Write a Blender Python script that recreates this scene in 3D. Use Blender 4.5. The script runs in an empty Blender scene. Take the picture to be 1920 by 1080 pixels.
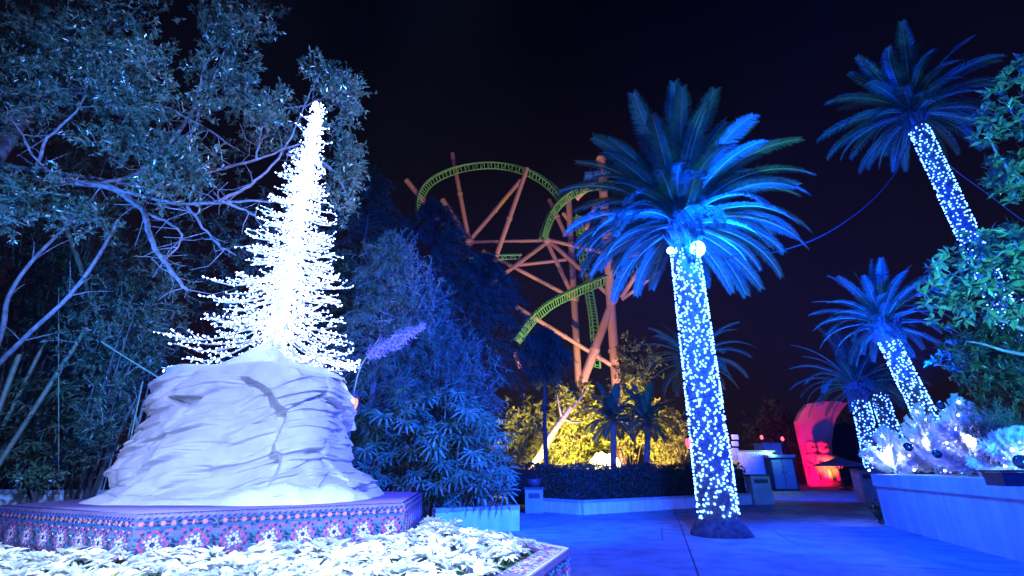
import bpy, math, random
import numpy as np
from mathutils import Vector, Matrix

random.seed(7)
rng = np.random.default_rng(7)
SC = bpy.context.scene
COL = SC.collection
PI = math.pi
R = math.radians

# ------------------------------------------------------------------ camera
CAM_H = 1.3
F_PX = 890.0
PITCH = math.atan(335.0 / F_PX)
CP, SP = math.cos(PITCH), math.sin(PITCH)
cam_d = bpy.data.cameras.new('camera')
cam = bpy.data.objects.new('camera', cam_d)
COL.objects.link(cam)
cam.location = (0, 0, CAM_H)
cam.rotation_euler = (PI / 2 + PITCH, 0, 0)
cam_d.sensor_width = 36.0
cam_d.lens = 36.0 * F_PX / 1920.0
cam_d.clip_start = 0.05
cam_d.clip_end = 3000
SC.camera = cam

# ------------------------------------------------------------------ world: a night sky with a dull city glow low down
world = bpy.data.worlds.new('World')
SC.world = world
world.use_nodes = True
wn, wl = world.node_tree.nodes, world.node_tree.links
bg = wn['Background']
tc = wn.new('ShaderNodeTexCoord')
sx = wn.new('ShaderNodeSeparateXYZ')
rp = wn.new('ShaderNodeValToRGB')
wl.new(tc.outputs['Generated'], sx.inputs[0])
wl.new(sx.outputs['Z'], rp.inputs[0])
wl.new(rp.outputs[0], bg.inputs['Color'])
rp.color_ramp.elements[0].position = 0.0
rp.color_ramp.elements[0].color = (0.008, 0.0042, 0.010, 1)
rp.color_ramp.elements[1].position = 0.75
rp.color_ramp.elements[1].color = (0.0004, 0.0004, 0.0022, 1)
e = rp.color_ramp.elements.new(0.3)
e.color = (0.0050, 0.0030, 0.0080, 1)
bg.inputs['Strength'].default_value = 1.0

# ------------------------------------------------------------------ exposure and sampling
SC.view_settings.view_transform = 'Standard'
SC.view_settings.look = 'None'
SC.view_settings.exposure = 0.0
SC.view_settings.gamma = 1.0
SC.view_settings.use_curve_mapping = False
SC.render.engine = 'CYCLES'
SC.cycles.use_denoising = True
SC.cycles.use_light_tree = True
SC.cycles.max_bounces = 5
SC.cycles.diffuse_bounces = 2
SC.cycles.glossy_bounces = 2
SC.cycles.transparent_max_bounces = 4
SC.cycles.sample_clamp_indirect = 3.0
SC.cycles.caustics_reflective = False
SC.cycles.caustics_refractive = False


# ------------------------------------------------------------------ from the photograph to the place
def W(px, py, Y):
    dx, dy = (px - 960) / F_PX, (540 - py) / F_PX
    t = Y / (CP - dy * SP)
    return Vector((dx * t, Y, CAM_H + (SP + dy * CP) * t))


def WZ(px, py, z):
    dx, dy = (px - 960) / F_PX, (540 - py) / F_PX
    t = (z - CAM_H) / (SP + dy * CP)
    return Vector((dx * t, (CP - dy * SP) * t, z))


def G(px, py):
    return WZ(px, py, 0.0)


# ------------------------------------------------------------------ lamps
def lamp(kind, name, loc, target, color, power, size=0.15, angle=80, blend=0.6):
    d = bpy.data.lights.new(name, kind)
    d.energy = power
    d.color = color
    d.shadow_soft_size = size
    if kind == 'SPOT':
        d.spot_size = R(angle)
        d.spot_blend = blend
    o = bpy.data.objects.new(name, d)
    COL.objects.link(o)
    o.location = loc
    if target is not None:
        o.rotation_euler = (Vector(target) - Vector(loc)).to_track_quat('-Z', 'Y').to_euler()
    return o


BLUE = (0.0, 0.036, 1.0)
# the park's blue floodlights: two on the tall palm (seen), others assumed, none of them seen; some fill spots added
lamp('SPOT', 'palm_flood_lamp', (4.75, 10.0, 6.45), (4.9, 4.0, 0), BLUE, 5000, 0.12, 150, 0.5)
lamp('SPOT', 'palm_crown_lamp', (4.3, 9.0, 5.6), (4.4, 10.6, 9.5), BLUE, 17000, 0.15, 165, 0.8)
lamp('SPOT', 'palm_trunk_fill', (5.8, 6.2, 0.3), (4.3, 10.8, 3.2), BLUE, 3500, 0.12, 55, 0.7)  # added spot without a fixture, turns the trunk bluer
lamp('SPOT', 'plaza_flood_lamp', (5.0, -3.5, 7.0), (7.0, 13, 0.5), BLUE, 19000, 0.25, 95, 0.7)
lamp('SPOT', 'crown_flood_lamp', (1.5, -1.0, 3.5), (5.0, 11, 8.5), (0.002, 0.085, 0.8), 10000, 0.25, 60, 0.7)
lamp('SPOT', 'far_palm_lamp', (9.8, 11.5, 3.0), (10.5, 15, 9.5), BLUE, 26000, 0.25, 120, 0.7)
lamp('SPOT', 'oak_left_lamp', (-8.2, 4.2, 1.6), (-5.5, 9.0, 6.2), (0.035, 0.20, 1.0), 8500, 0.2, 100, 0.7)
lamp('SPOT', 'oak_right_lamp', (0.7, 6.6, 0.8), (-4.4, 9.0, 6.6), (0.30, 0.38, 1.0), 5000, 0.2, 62, 0.6)
lamp('SPOT', 'oak_high_lamp', (1.0, 0.5, 8.5), (-7.5, 9.3, 6.0), (0.09, 0.25, 1.0), 19000, 0.2, 62, 0.6)
lamp('SPOT', 'thicket_flood_lamp', (3.0, 6.0, 4.8), (-1.0, 14, 3.2), (0.004, 0.058, 1.0), 34000, 0.2, 95, 0.7)
lamp('SPOT', 'planter_flood_lamp', (4.85, 10.2, 6.4), (8.2, 9.5, 0.5), (0.0, 0.055, 1.0), 6500, 0.12, 80, 0.6)
lamp('SPOT', 'rock_flood_lamp', (-5.6, 1.6, 2.6), (-3.0, 5.3, 1.7), (0.22, 0.24, 1.0), 260, 0.10, 95, 0.6)
for k_, x_ in enumerate((-3.6, -1.7, 0.1)):
    lamp('SPOT', 'bed_flood_lamp', (x_, .9 + .2 * k_, 1.12), (x_ * .9, 3.2, 0.3), (0.38, 0.58, 1.0), (650, 560, 500)[k_], 0.10, 92, 1.0)
for x_, y_, p_ in ((-3.5, 3.25, 2600), (-2.0, 3.4, 2600), (-0.5, 4.4, 3000)):
    lamp('SPOT', 'bed_down_fill', (x_ * .8, 1.9, 5.6), (x_, y_, 0.6), (0.44, 0.66, 1.0), p_, 0.10, 38, 0.5)  # unseen overhead spots added to whiten the flowers and miss the rock
lamp('SPOT', 'rock_key_lamp', (0.6, 1.4, 4.6), (-3.0, 5.5, 1.2), (0.28, 0.40, 1.0), 2300, 0.12, 46, 0.7)
lamp('SPOT', 'flower_bed_fill', (0.5, 2.6, 3.4), (-0.2, 4.6, 0.3), (0.44, 0.66, 1.0), 1200, 0.15, 60, 0.9)  # fill added above the flowers, no real fixture
lamp('SPOT', 'back_plaza_lamp', (12.5, 19.0, 5.5), (15.5, 31.0, 0.0), BLUE, 5500, 0.2, 120, 0.7)
lamp('SPOT', 'fan_palm_fill', (0.6, 7.2, 2.6), (-1.7, 11.8, 2.7), (0.035, 0.18, 0.9), 1400, 0.12, 62, 0.7)  # added spot without a fixture, brings out the fan leaves
lamp('SPOT', 'right_tree_lamp', (6.0, 3.0, 1.2), (8.5, 7.5, 4.5), (0.04, 0.42, 0.60), 10000, 0.2, 90, 0.7)
# warm lamps in the garden beyond the hedge, under the coaster and by the red arch
lamp('SPOT', 'garden_lamp', (4.6, 23.6, 0.5), (4.6, 27, 3.0), (1.0, 0.66, 0.12), 18000, 0.3, 112, 0.5)
lamp('SPOT', 'garden_path_lamp', (1.0, 21.0, 0.5), (1.2, 26, 3.0), (1.0, 0.70, 0.14), 12000, 0.3, 115, 0.5)
lamp('SPOT', 'garden_right_lamp', (7.6, 23.6, 0.4), (8.0, 27, 2.6), (1.0, 0.55, 0.20), 6000, 0.3, 95, 0.5)
lamp('SPOT', 'coaster_lamp', (2, 30, 1.5), (5, 46, 16), (1.0, 0.64, 0.36), 15000, 0.4, 110, 0.6)
lamp('SPOT', 'coaster_side_lamp', (12, 34, 1.5), (7, 46, 14), (1.0, 0.78, 0.42), 14000, 0.4, 110, 0.6)


# ------------------------------------------------------------------ materials
def nodes_of(m):
    m.use_nodes = True
    return m.node_tree.nodes, m.node_tree.links, m.node_tree.nodes['Principled BSDF']


def mat(name, c1, c2=None, rough=0.6, scale=6.0, bump=0.0, bscale=40.0, metallic=0.0, spec=0.5, detail=6.0, coat=0.0):
    m = bpy.data.materials.new(name)
    n, l, p = nodes_of(m)
    p.inputs['Roughness'].default_value = rough
    p.inputs['Metallic'].default_value = metallic
    p.inputs['Specular IOR Level'].default_value = spec
    p.inputs['Coat Weight'].default_value = coat
    p.inputs['Base Color'].default_value = (*c1, 1)
    tcn = n.new('ShaderNodeTexCoord')
    if c2 is not None:
        t = n.new('ShaderNodeTexNoise')
        t.inputs['Scale'].default_value = scale
        t.inputs['Detail'].default_value = detail
        r = n.new('ShaderNodeValToRGB')
        r.color_ramp.elements[0].position = 0.34
        r.color_ramp.elements[1].position = 0.68
        r.color_ramp.elements[0].color = (*c1, 1)
        r.color_ramp.elements[1].color = (*c2, 1)
        l.new(tcn.outputs['Object'], t.inputs['Vector'])
        l.new(t.outputs[0], r.inputs[0])
        l.new(r.outputs[0], p.inputs['Base Color'])
    if bump:
        t2 = n.new('ShaderNodeTexNoise')
        t2.inputs['Scale'].default_value = bscale
        t2.inputs['Detail'].default_value = 8
        b = n.new('ShaderNodeBump')
        b.inputs['Strength'].default_value = bump
        b.inputs['Distance'].default_value = 0.02
        l.new(tcn.outputs['Object'], t2.inputs['Vector'])
        l.new(t2.outputs[0], b.inputs['Height'])
        l.new(b.outputs[0], p.inputs['Normal'])
    return m


def leaf_mat(name, c1, c2, rough=0.45, trans=0.25, spec=0.5, c3=None):
    m = bpy.data.materials.new(name)
    n, l, p = nodes_of(m)
    g = n.new('ShaderNodeNewGeometry')
    oi = n.new('ShaderNodeObjectInfo')
    ad = n.new('ShaderNodeMath'); ad.operation = 'ADD'
    fr = n.new('ShaderNodeMath'); fr.operation = 'FRACT'
    l.new(g.outputs['Random Per Island'], ad.inputs[0])
    l.new(oi.outputs['Random'], ad.inputs[1])
    l.new(ad.outputs[0], fr.inputs[0])
    r = n.new('ShaderNodeValToRGB')
    r.color_ramp.elements[0].color = (*c1, 1)
    r.color_ramp.elements[1].color = (*c2, 1)
    if c3 is not None:
        r.color_ramp.elements[1].position = 0.93
        e3 = r.color_ramp.elements.new(0.97)
        e3.color = (*c3, 1)
    l.new(fr.outputs[0], r.inputs[0])
    l.new(r.outputs[0], p.inputs['Base Color'])
    p.inputs['Roughness'].default_value = rough
    p.inputs['Specular IOR Level'].default_value = spec
    if trans:
        tr = n.new('ShaderNodeBsdfTranslucent')
        l.new(r.outputs[0], tr.inputs['Color'])
        mx = n.new('ShaderNodeMixShader')
        mx.inputs[0].default_value = trans
        l.new(p.outputs[0], mx.inputs[1])
        l.new(tr.outputs[0], mx.inputs[2])
        l.new(mx.outputs[0], n['Material Output'].inputs['Surface'])
    return m


def glow(name, color, strength):
    m = bpy.data.materials.new(name)
    n, l, p = nodes_of(m)
    p.inputs['Base Color'].default_value = (*color, 1)
    p.inputs['Emission Color'].default_value = (*color, 1)
    p.inputs['Emission Strength'].default_value = strength
    return m


M = {}
M['concrete'] = mat('concrete', (0.30, 0.30, 0.30), (0.40, 0.40, 0.39), 0.75, 1.2, 0.5, 90)
def concrete(name):
    m = bpy.data.materials.new(name)
    n, l, p = nodes_of(m)
    tcn = n.new('ShaderNodeTexCoord')

    def tex(scale, detail, lo, hi, c0, c1):
        t = n.new('ShaderNodeTexNoise')
        t.inputs['Scale'].default_value = scale
        t.inputs['Detail'].default_value = detail
        r = n.new('ShaderNodeValToRGB')
        r.color_ramp.elements[0].position, r.color_ramp.elements[1].position = lo, hi
        r.color_ramp.elements[0].color, r.color_ramp.elements[1].color = (*c0, 1), (*c1, 1)
        l.new(tcn.outputs['Object'], t.inputs['Vector'])
        l.new(t.outputs[0], r.inputs[0])
        return r.outputs[0], t.outputs[0]

    def mul(a, b):
        x = n.new('ShaderNodeMix'); x.data_type = 'RGBA'; x.blend_type = 'MULTIPLY'; x.inputs[0].default_value = 1
        l.new(a, x.inputs[6]); l.new(b, x.inputs[7])
        return x.outputs[2]
    a, _ = tex(.35, 5, .35, .65, (.27, .27, .27), (.42, .42, .41))
    b, _ = tex(2.2, 7, .38, .55, (.66, .66, .66), (1, 1, 1))
    c, f = tex(150, 2, .36, .62, (.45, .45, .45), (1.15, 1.15, 1.15))
    d, _ = tex(.9, 3, .62, .70, (1, 1, 1), (.62, .62, .62))
    l.new(mul(mul(mul(a, b), c), d), p.inputs['Base Color'])
    bp = n.new('ShaderNodeBump'); bp.inputs['Strength'].default_value = .8; bp.inputs['Distance'].default_value = .01
    l.new(f, bp.inputs['Height']); l.new(bp.outputs[0], p.inputs['Normal'])
    p.inputs['Roughness'].default_value = .62
    return m


M['concrete'] = concrete('concrete_paving')
M['joint'] = mat('joint', (0.06, 0.06, 0.06), (0.10, 0.10, 0.10), 0.9, 9)
M['render_wall'] = mat('render_wall', (0.55, 0.55, 0.54), (0.66, 0.66, 0.65), 0.8, 2.5, 0.25, 60)
def streaked(m):
    n, l, p = nodes_of(m)
    src = p.inputs['Base Color'].links[0].from_socket
    tcn = n.new('ShaderNodeTexCoord')
    mp = n.new('ShaderNodeMapping')
    mp.inputs['Scale'].default_value = (3.2, 3.2, .35)
    t = n.new('ShaderNodeTexNoise'); t.inputs['Scale'].default_value = 1.6; t.inputs['Detail'].default_value = 8
    r = n.new('ShaderNodeValToRGB')
    r.color_ramp.elements[0].position, r.color_ramp.elements[1].position = .36, .62
    r.color_ramp.elements[0].color, r.color_ramp.elements[1].color = (.80, .79, .78, 1), (1, 1, 1, 1)
    x = n.new('ShaderNodeMix'); x.data_type = 'RGBA'; x.blend_type = 'MULTIPLY'; x.inputs[0].default_value = 1
    l.new(tcn.outputs['Object'], mp.inputs[0]); l.new(mp.outputs[0], t.inputs['Vector']); l.new(t.outputs[0], r.inputs[0])
    l.new(src, x.inputs[6]); l.new(r.outputs[0], x.inputs[7]); l.new(x.outputs[2], p.inputs['Base Color'])


streaked(M['render_wall'])
M['kerb'] = mat('kerb', (0.24, 0.24, 0.24), (0.36, 0.36, 0.35), 0.8, 3, 0.4, 60)
M['soil'] = mat('soil', (0.03, 0.022, 0.015), (0.07, 0.05, 0.035), 0.95, 12, 0.8, 40)
M['rock'] = mat('rock_plaster', (0.62, 0.62, 0.66), (0.74, 0.74, 0.77), 0.75, 5, 0.35, 30)
M['snow'] = mat('snow', (0.80, 0.81, 0.83), (0.86, 0.86, 0.87), 0.85, 20, 0.8, 70)
M['grout'] = mat('grout', (0.085, 0.06, 0.17), (0.13, 0.10, 0.23), 0.7, 20, 0.2, 80)
M['top_mosaic'] = mat('mosaic_top', (0.16, 0.12, 0.30), (0.24, 0.18, 0.40), 0.8, 60, 0.3, 90, spec=.2)
M['t_navy'] = mat('tile_navy', (0.012, 0.016, 0.09), (0.02, 0.03, 0.14), 0.25, 30)
M['t_teal'] = mat('tile_teal', (0.015, 0.12, 0.16), (0.03, 0.17, 0.20), 0.25, 30)
M['t_pink'] = mat('tile_pink', (0.30, 0.04, 0.13), (0.40, 0.07, 0.18), 0.28, 30)
M['t_coral'] = mat('tile_coral', (0.46, 0.13, 0.17), (0.56, 0.18, 0.22), 0.28, 30)
M['t_white'] = mat('tile_white', (0.42, 0.40, 0.46), (0.52, 0.50, 0.56), 0.25, 30)
M['t_blue'] = mat('tile_blue', (0.03, 0.08, 0.42), (0.05, 0.12, 0.52), 0.25, 30)
M['oak_leaf'] = leaf_mat('oak_leaf', (0.028, 0.065, 0.03), (0.13, 0.19, 0.11), 0.28, 0.20, 0.8, (0.30, 0.13, 0.06))
M['oak_bark'] = mat('oak_bark', (0.13, 0.10, 0.10), (0.26, 0.21, 0.21), 0.85, 9, 0.8, 50)
M['twig'] = mat('twig_bark', (0.14, 0.11, 0.10), (0.22, 0.18, 0.17), 0.85, 14)
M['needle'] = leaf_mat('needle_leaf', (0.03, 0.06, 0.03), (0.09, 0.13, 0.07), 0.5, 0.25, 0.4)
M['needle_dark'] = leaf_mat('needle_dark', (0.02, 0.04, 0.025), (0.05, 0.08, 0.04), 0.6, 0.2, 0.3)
M['fan_leaf'] = leaf_mat('fan_leaf', (0.04, 0.085, 0.04), (0.11, 0.17, 0.08), 0.35, 0.2, 0.5, (0.20, 0.16, 0.08))
M['frond'] = leaf_mat('frond_leaf', (0.04, 0.085, 0.045), (0.09, 0.14, 0.07), 0.42, 0.25, 0.5)
M['frond_dry'] = leaf_mat('frond_dry', (0.16, 0.11, 0.06), (0.24, 0.17, 0.09), 0.7, 0.2, 0.3)
M['rachis'] = mat('rachis', (0.20, 0.20, 0.09), (0.28, 0.26, 0.13), 0.5, 10)
M['palm_bark'] = mat('palm_bark', (0.10, 0.075, 0.055), (0.22, 0.17, 0.13), 0.9, 14, 0.9, 40)
M['root'] = mat('palm_root', (0.05, 0.042, 0.04), (0.12, 0.10, 0.09), 0.95, 9, 1.0, 25)
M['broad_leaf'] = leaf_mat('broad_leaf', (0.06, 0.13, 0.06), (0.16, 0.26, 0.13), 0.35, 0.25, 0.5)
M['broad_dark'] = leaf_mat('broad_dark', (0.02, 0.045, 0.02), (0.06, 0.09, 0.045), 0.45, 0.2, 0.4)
M['garden_leaf'] = leaf_mat('garden_leaf', (0.03, 0.07, 0.015), (0.20, 0.19, 0.05), 0.5, 0.35, 0.4)
M['hedge_leaf'] = leaf_mat('hedge_leaf', (0.012, 0.025, 0.012), (0.035, 0.055, 0.025), 0.5, 0.1, 0.3)
M['hedge_core'] = mat('hedge_core', (0.008, 0.012, 0.007), (0.015, 0.02, 0.01), 0.95, 10)
M['dark_bark'] = mat('dark_bark', (0.03, 0.025, 0.022), (0.06, 0.05, 0.045), 0.9, 9)
M['bamboo'] = mat('bamboo_cane', (0.13, 0.16, 0.09), (0.20, 0.22, 0.13), 0.5, 8)
M['plume'] = leaf_mat('pampas_plume', (0.22, 0.17, 0.26), (0.34, 0.27, 0.38), 0.8, 0.3, 0.2)
M['bract'] = leaf_mat('poinsettia_bract', (0.80, 0.81, 0.76), (0.88, 0.89, 0.86), 0.55, 0.35, 0.4)
M['pleaf'] = leaf_mat('poinsettia_leaf', (0.04, 0.09, 0.035), (0.10, 0.16, 0.06), 0.45, 0.2, 0.4)
M['pcentre'] = mat('poinsettia_centre', (0.42, 0.34, 0.06), (0.28, 0.30, 0.08), 0.6, 60)
M['white_metal'] = mat('white_metal', (0.70, 0.72, 0.75), (0.80, 0.82, 0.84), 0.5, 20)
M['bulb_tree'] = glow('bulb_icy_white', (0.34, 0.46, 1.0), 17)
M['bulb_palm'] = glow('bulb_blue_white', (0.055, 0.17, 1.0), 20)
M['lens'] = glow('flood_lens', (0.10, 0.28, 1.0), 70)
M['wire'] = mat('wire', (0.02, 0.025, 0.02), (0.04, 0.045, 0.04), 0.6, 40)
M['black_metal'] = mat('black_metal', (0.018, 0.018, 0.02), (0.03, 0.03, 0.032), 0.45, 15, 0.1, 80)
M['salmon'] = mat('salmon_steel', (0.46, 0.23, 0.17), (0.54, 0.29, 0.21), 0.45, 1.5, 0.05, 20)
M['green_steel'] = mat('green_steel', (0.10, 0.32, 0.09), (0.15, 0.40, 0.12), 0.4, 2)
M['blue_paint'] = mat('blue_paint', (0.02, 0.10, 0.40), (0.03, 0.13, 0.5), 0.35, 3)
M['tinsel'] = leaf_mat('tinsel_needle', (0.70, 0.70, 0.76), (0.84, 0.84, 0.88), 0.55, 0.35, 0.4)
M['tinsel_bulb'] = glow('tinsel_bulb', (0.36, 0.46, 1.0), 110)
M['ornament'] = mat('ornament', (0.008, 0.010, 0.03), (0.012, 0.016, 0.05), 0.10, 4, coat=0.6)
M['cable'] = mat('cable', (0.035, 0.035, 0.045), (0.06, 0.06, 0.07), 0.6, 30)


# ------------------------------------------------------------------ geometry helpers
class Geo:
    def __init__(self):
        self.V, self.F, self.n = [], [], 0

    def add(self, V, F, mi=0, smooth=False):
        V = np.asarray(V, dtype=np.float32).reshape(-1, 3)
        F = np.asarray(F, dtype=np.int32)
        self.V.append(V)
        self.F.append((F + self.n, mi, smooth))
        self.n += len(V)

    def mesh(self, name, mats, off=(0, 0, 0)):
        me = bpy.data.meshes.new(name)
        V = np.concatenate(self.V) - np.asarray(off, dtype=np.float32)
        loops = np.concatenate([f.ravel() for f, _, _ in self.F])
        tot = np.concatenate([np.full(len(f), f.shape[1], np.int32) for f, _, _ in self.F])
        mi = np.concatenate([np.full(len(f), m, np.int32) for f, m, _ in self.F])
        sm = np.concatenate([np.full(len(f), s, bool) for f, _, s in self.F])
        st = np.concatenate(([0], np.cumsum(tot)[:-1])).astype(np.int32)
        me.vertices.add(len(V))
        me.vertices.foreach_set('co', V.astype(np.float32).ravel())
        me.loops.add(len(loops))
        me.loops.foreach_set('vertex_index', loops)
        me.polygons.add(len(tot))
        me.polygons.foreach_set('loop_start', st)
        me.polygons.foreach_set('material_index', mi)
        me.polygons.foreach_set('use_smooth', sm)
        me.update(calc_edges=True)
        for m in (mats if isinstance(mats, (list, tuple)) else [mats]):
            me.materials.append(m)
        return me

    def build(self, name, mats, parent=None):
        off = parent.location if parent is not None else (0, 0, 0)
        return obj(name, self.mesh(name, mats, off), parent)


def obj(name, me, parent=None, loc=(0, 0, 0), rot=(0, 0, 0), scale=None):
    o = bpy.data.objects.new(name, me)
    COL.objects.link(o)
    o.location = loc
    o.rotation_euler = rot
    if scale is not None:
        o.scale = scale
    if parent is not None:
        o.parent = parent
    return o


def tag(o, label, cat, group=None, kind=None):
    o['label'] = label
    o['category'] = cat
    if group:
        o['group'] = group
    if kind:
        o['kind'] = kind
    return o


def thing(name, label, cat, loc=(0, 0, 0), group=None):
    o = bpy.data.objects.new(name, None)
    o.empty_display_size = 0.2
    COL.objects.link(o)
    o.location = loc
    return tag(o, label, cat, group)


def structure(o):
    o['kind'] = 'structure'
    return o


def stuff(o):
    o['kind'] = 'stuff'
    return o


def unit(a):
    return a / np.maximum(np.linalg.norm(a, axis=-1, keepdims=True), 1e-9)


def box(g, lo, hi, mi=0):
    x0, y0, z0 = lo
    x1, y1, z1 = hi
    V = [(x0, y0, z0), (x1, y0, z0), (x1, y1, z0), (x0, y1, z0), (x0, y0, z1), (x1, y0, z1), (x1, y1, z1), (x0, y1, z1)]
    F = [(0, 3, 2, 1), (4, 5, 6, 7), (0, 1, 5, 4), (1, 2, 6, 5), (2, 3, 7, 6), (3, 0, 4, 7)]
    g.add(V, F, mi)


def obox(g, c, ax, ay, hx, hy, z0, z1, mi=0):
    """upright box: centre c (x,y), unit axes ax/ay in plan, half sizes"""
    V = []
    for z in (z0, z1):
        for sx_, sy_ in ((-1, -1), (1, -1), (1, 1), (-1, 1)):
            V.append((c[0] + ax[0] * hx * sx_ + ay[0] * hy * sy_, c[1] + ax[1] * hx * sx_ + ay[1] * hy * sy_, z))
    g.add(V, [(0, 3, 2, 1), (4, 5, 6, 7), (0, 1, 5, 4), (1, 2, 6, 5), (2, 3, 7, 6), (3, 0, 4, 7)], mi)


def tube(g, pts, rad, seg=8, mi=0, cap=True, smooth=True):
    P = np.array([tuple(p) for p in pts], dtype=np.float64)
    n = len(P)
    if np.isscalar(rad):
        rad = [rad] * n
    T = np.zeros_like(P)
    T[1:-1] = P[2:] - P[:-2]
    T[0] = P[1] - P[0]
    T[-1] = P[-1] - P[-2]
    T = unit(T)
    ref = np.array([0, 0, 1.0]) if abs(T[0, 2]) < 0.9 else np.array([1.0, 0, 0])
    u = np.cross(T[0], ref); u /= np.linalg.norm(u)
    V = []
    a = np.arange(seg) * 2 * PI / seg
    for i in range(n):
        u = u - T[i] * np.dot(u, T[i]); u /= np.linalg.norm(u)
        w = np.cross(T[i], u)
        V.append(P[i] + rad[i] * (np.outer(np.cos(a), u) + np.outer(np.sin(a), w)))
    V = np.concatenate(V)
    F = []
    for i in range(n - 1):
        for k in range(seg):
            k2 = (k + 1) % seg
            F.append((i * seg + k, i * seg + k2, (i + 1) * seg + k2, (i + 1) * seg + k))
    g.add(V, F, mi, smooth)
    if cap:
        g.add(V[:seg], [tuple(range(seg))[::-1]], mi)
        g.add(V[-seg:], [tuple(range(seg))], mi)


def curve(pts, k=6):
    """Catmull-Rom through points"""
    P = [Vector(p) for p in pts]
    P = [P[0] * 2 - P[1]] + P + [P[-1] * 2 - P[-2]]
    out = []
    for i in range(1, len(P) - 2):
        for j in range(k):
            t = j / k
            a, b, c, d = P[i - 1], P[i], P[i + 1], P[i + 2]
            out.append(0.5 * ((2 * b) + (c - a) * t + (2 * a - 5 * b + 4 * c - d) * t * t + (3 * b - a - 3 * c + d) * t ** 3))
    out.append(P[-2])
    return out


def leaves(g, pos, d, up, L, Wd, mi=0, fold=0.15):
    """one bent rhombus per leaf; every argument an array over leaves"""
    d = unit(np.asarray(d, float))
    s = unit(np.cross(d, up))
    nrm = np.cross(s, d)
    L = np.broadcast_to(np.asarray(L, float), (len(pos),))[:, None]
    Wd = np.broadcast_to(np.asarray(Wd, float), (len(pos),))[:, None]
    m = pos + d * L * 0.45 + nrm * L * fold * 0.5
    V = np.stack([pos, m + s * Wd / 2, pos + d * L - nrm * L * fold * 0.4, m - s * Wd / 2], 1).reshape(-1, 3)
    i = np.arange(len(pos))[:, None] * 4
    g.add(V, i + np.array([[0, 1, 2, 3]]), mi)


def rnd_dirs(n):
    return unit(rng.normal(size=(n, 3)))


def hash3(ix, iy, iz, seed):
    h = (ix * 374761393 + iy * 668265263 + iz * 2147483647 + seed * 974634541) & 0xffffffff
    h = ((h ^ (h >> 13)) * 1274126177) & 0xffffffff
    h = h ^ (h >> 16)
    return (h & 0xffff) / 65535.0


def vnoise(P, scale, seed=0):
    Q = np.asarray(P) * scale + 100.0
    I = np.floor(Q).astype(np.int64)
    f = Q - I
    f = f * f * (3 - 2 * f)
    r = 0
    for dx in (0, 1):
        for dy in (0, 1):
            for dz in (0, 1):
                w = (f[..., 0] if dx else 1 - f[..., 0]) * (f[..., 1] if dy else 1 - f[..., 1]) * (f[..., 2] if dz else 1 - f[..., 2])
                r = r + w * hash3(I[..., 0] + dx, I[..., 1] + dy, I[..., 2] + dz, seed)
    return r * 2 - 1


OCT_V = np.array([(1, 0, 0), (-1, 0, 0), (0, 1, 0), (0, -1, 0), (0, 0, 1), (0, 0, -1)], float)
OCT_F = np.array([(0, 2, 4), (2, 1, 4), (1, 3, 4), (3, 0, 4), (2, 0, 5), (1, 2, 5), (3, 1, 5), (0, 3, 5)])
phi = (1 + 5 ** .5) / 2
ICO_V = unit(np.array([(-1, phi, 0), (1, phi, 0), (-1, -phi, 0), (1, -phi, 0), (0, -1, phi), (0, 1, phi), (0, -1, -phi), (0, 1, -phi), (phi, 0, -1), (phi, 0, 1), (-phi, 0, -1), (-phi, 0, 1)], float))
ICO_F = np.array([(0, 11, 5), (0, 5, 1), (0, 1, 7), (0, 7, 10), (0, 10, 11), (1, 5, 9), (5, 11, 4), (11, 10, 2), (10, 7, 6), (7, 1, 8), (3, 9, 4), (3, 4, 2), (3, 2, 6), (3, 6, 8), (3, 8, 9), (4, 9, 5), (2, 4, 11), (6, 2, 10), (8, 6, 7), (9, 8, 1)])


def bulbs(g, pts, r, ico=False, mi=0):
    bv, bf = (ICO_V, ICO_F) if ico else (OCT_V, OCT_F)
    pts = np.asarray(pts)
    rr = np.broadcast_to(np.asarray(r, float), (len(pts),))[:, None, None]
    V = (pts[:, None, :] + bv[None] * rr).reshape(-1, 3)
    F = (np.arange(len(pts))[:, None, None] * len(bv) + bf[None]).reshape(-1, 3)
    g.add(V, F, mi, True)


def uvsphere(g, c, r, nu=16, nv=10, mi=0, sz=1.0):
    V, F = [], []
    for j in range(nv + 1):
        th = PI * j / nv
        for i in range(nu):
            a = 2 * PI * i / nu
            V.append((c[0] + r * math.sin(th) * math.cos(a), c[1] + r * math.sin(th) * math.sin(a), c[2] + r * sz * math.cos(th)))
    for j in range(nv):
        for i in range(nu):
            i2 = (i + 1) % nu
            F.append((j * nu + i, (j + 1) * nu + i, (j + 1) * nu + i2, j * nu + i2))
    g.add(V, F, mi, True)


def lathe(g, c, prof, seg=20, mi=0, smooth=True):
    """prof: (radius, z) list"""
    V, F = [], []
    for r, z in prof:
        for i in range(seg):
            a = 2 * PI * i / seg
            V.append((c[0] + r * math.cos(a), c[1] + r * math.sin(a), c[2] + z))
    for j in range(len(prof) - 1):
        for i in range(seg):
            i2 = (i + 1) % seg
            F.append((j * seg + i, j * seg + i2, (j + 1) * seg + i2, (j + 1) * seg + i))
    g.add(V, F, mi, smooth)


def prism(g, poly, z0, z1, mi=0):
    n = len(poly)
    V = [(x, y, z0) for x, y in poly] + [(x, y, z1) for x, y in poly]
    g.add(V, [(i, (i + 1) % n, n + (i + 1) % n, n + i) for i in range(n)], mi)
    g.add(V[n:], [tuple(range(n))], mi)
    g.add(V[:n], [tuple(range(n))[::-1]], mi)


# ================================================================== THE GROUND
g = Geo()
g.add([(-400, -100, -0.02), (400, -100, -0.02), (400, 600, -0.02), (-400, 600, -0.02)], [(0, 1, 2, 3)])
structure(g.build('ground', M['joint']))
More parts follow.
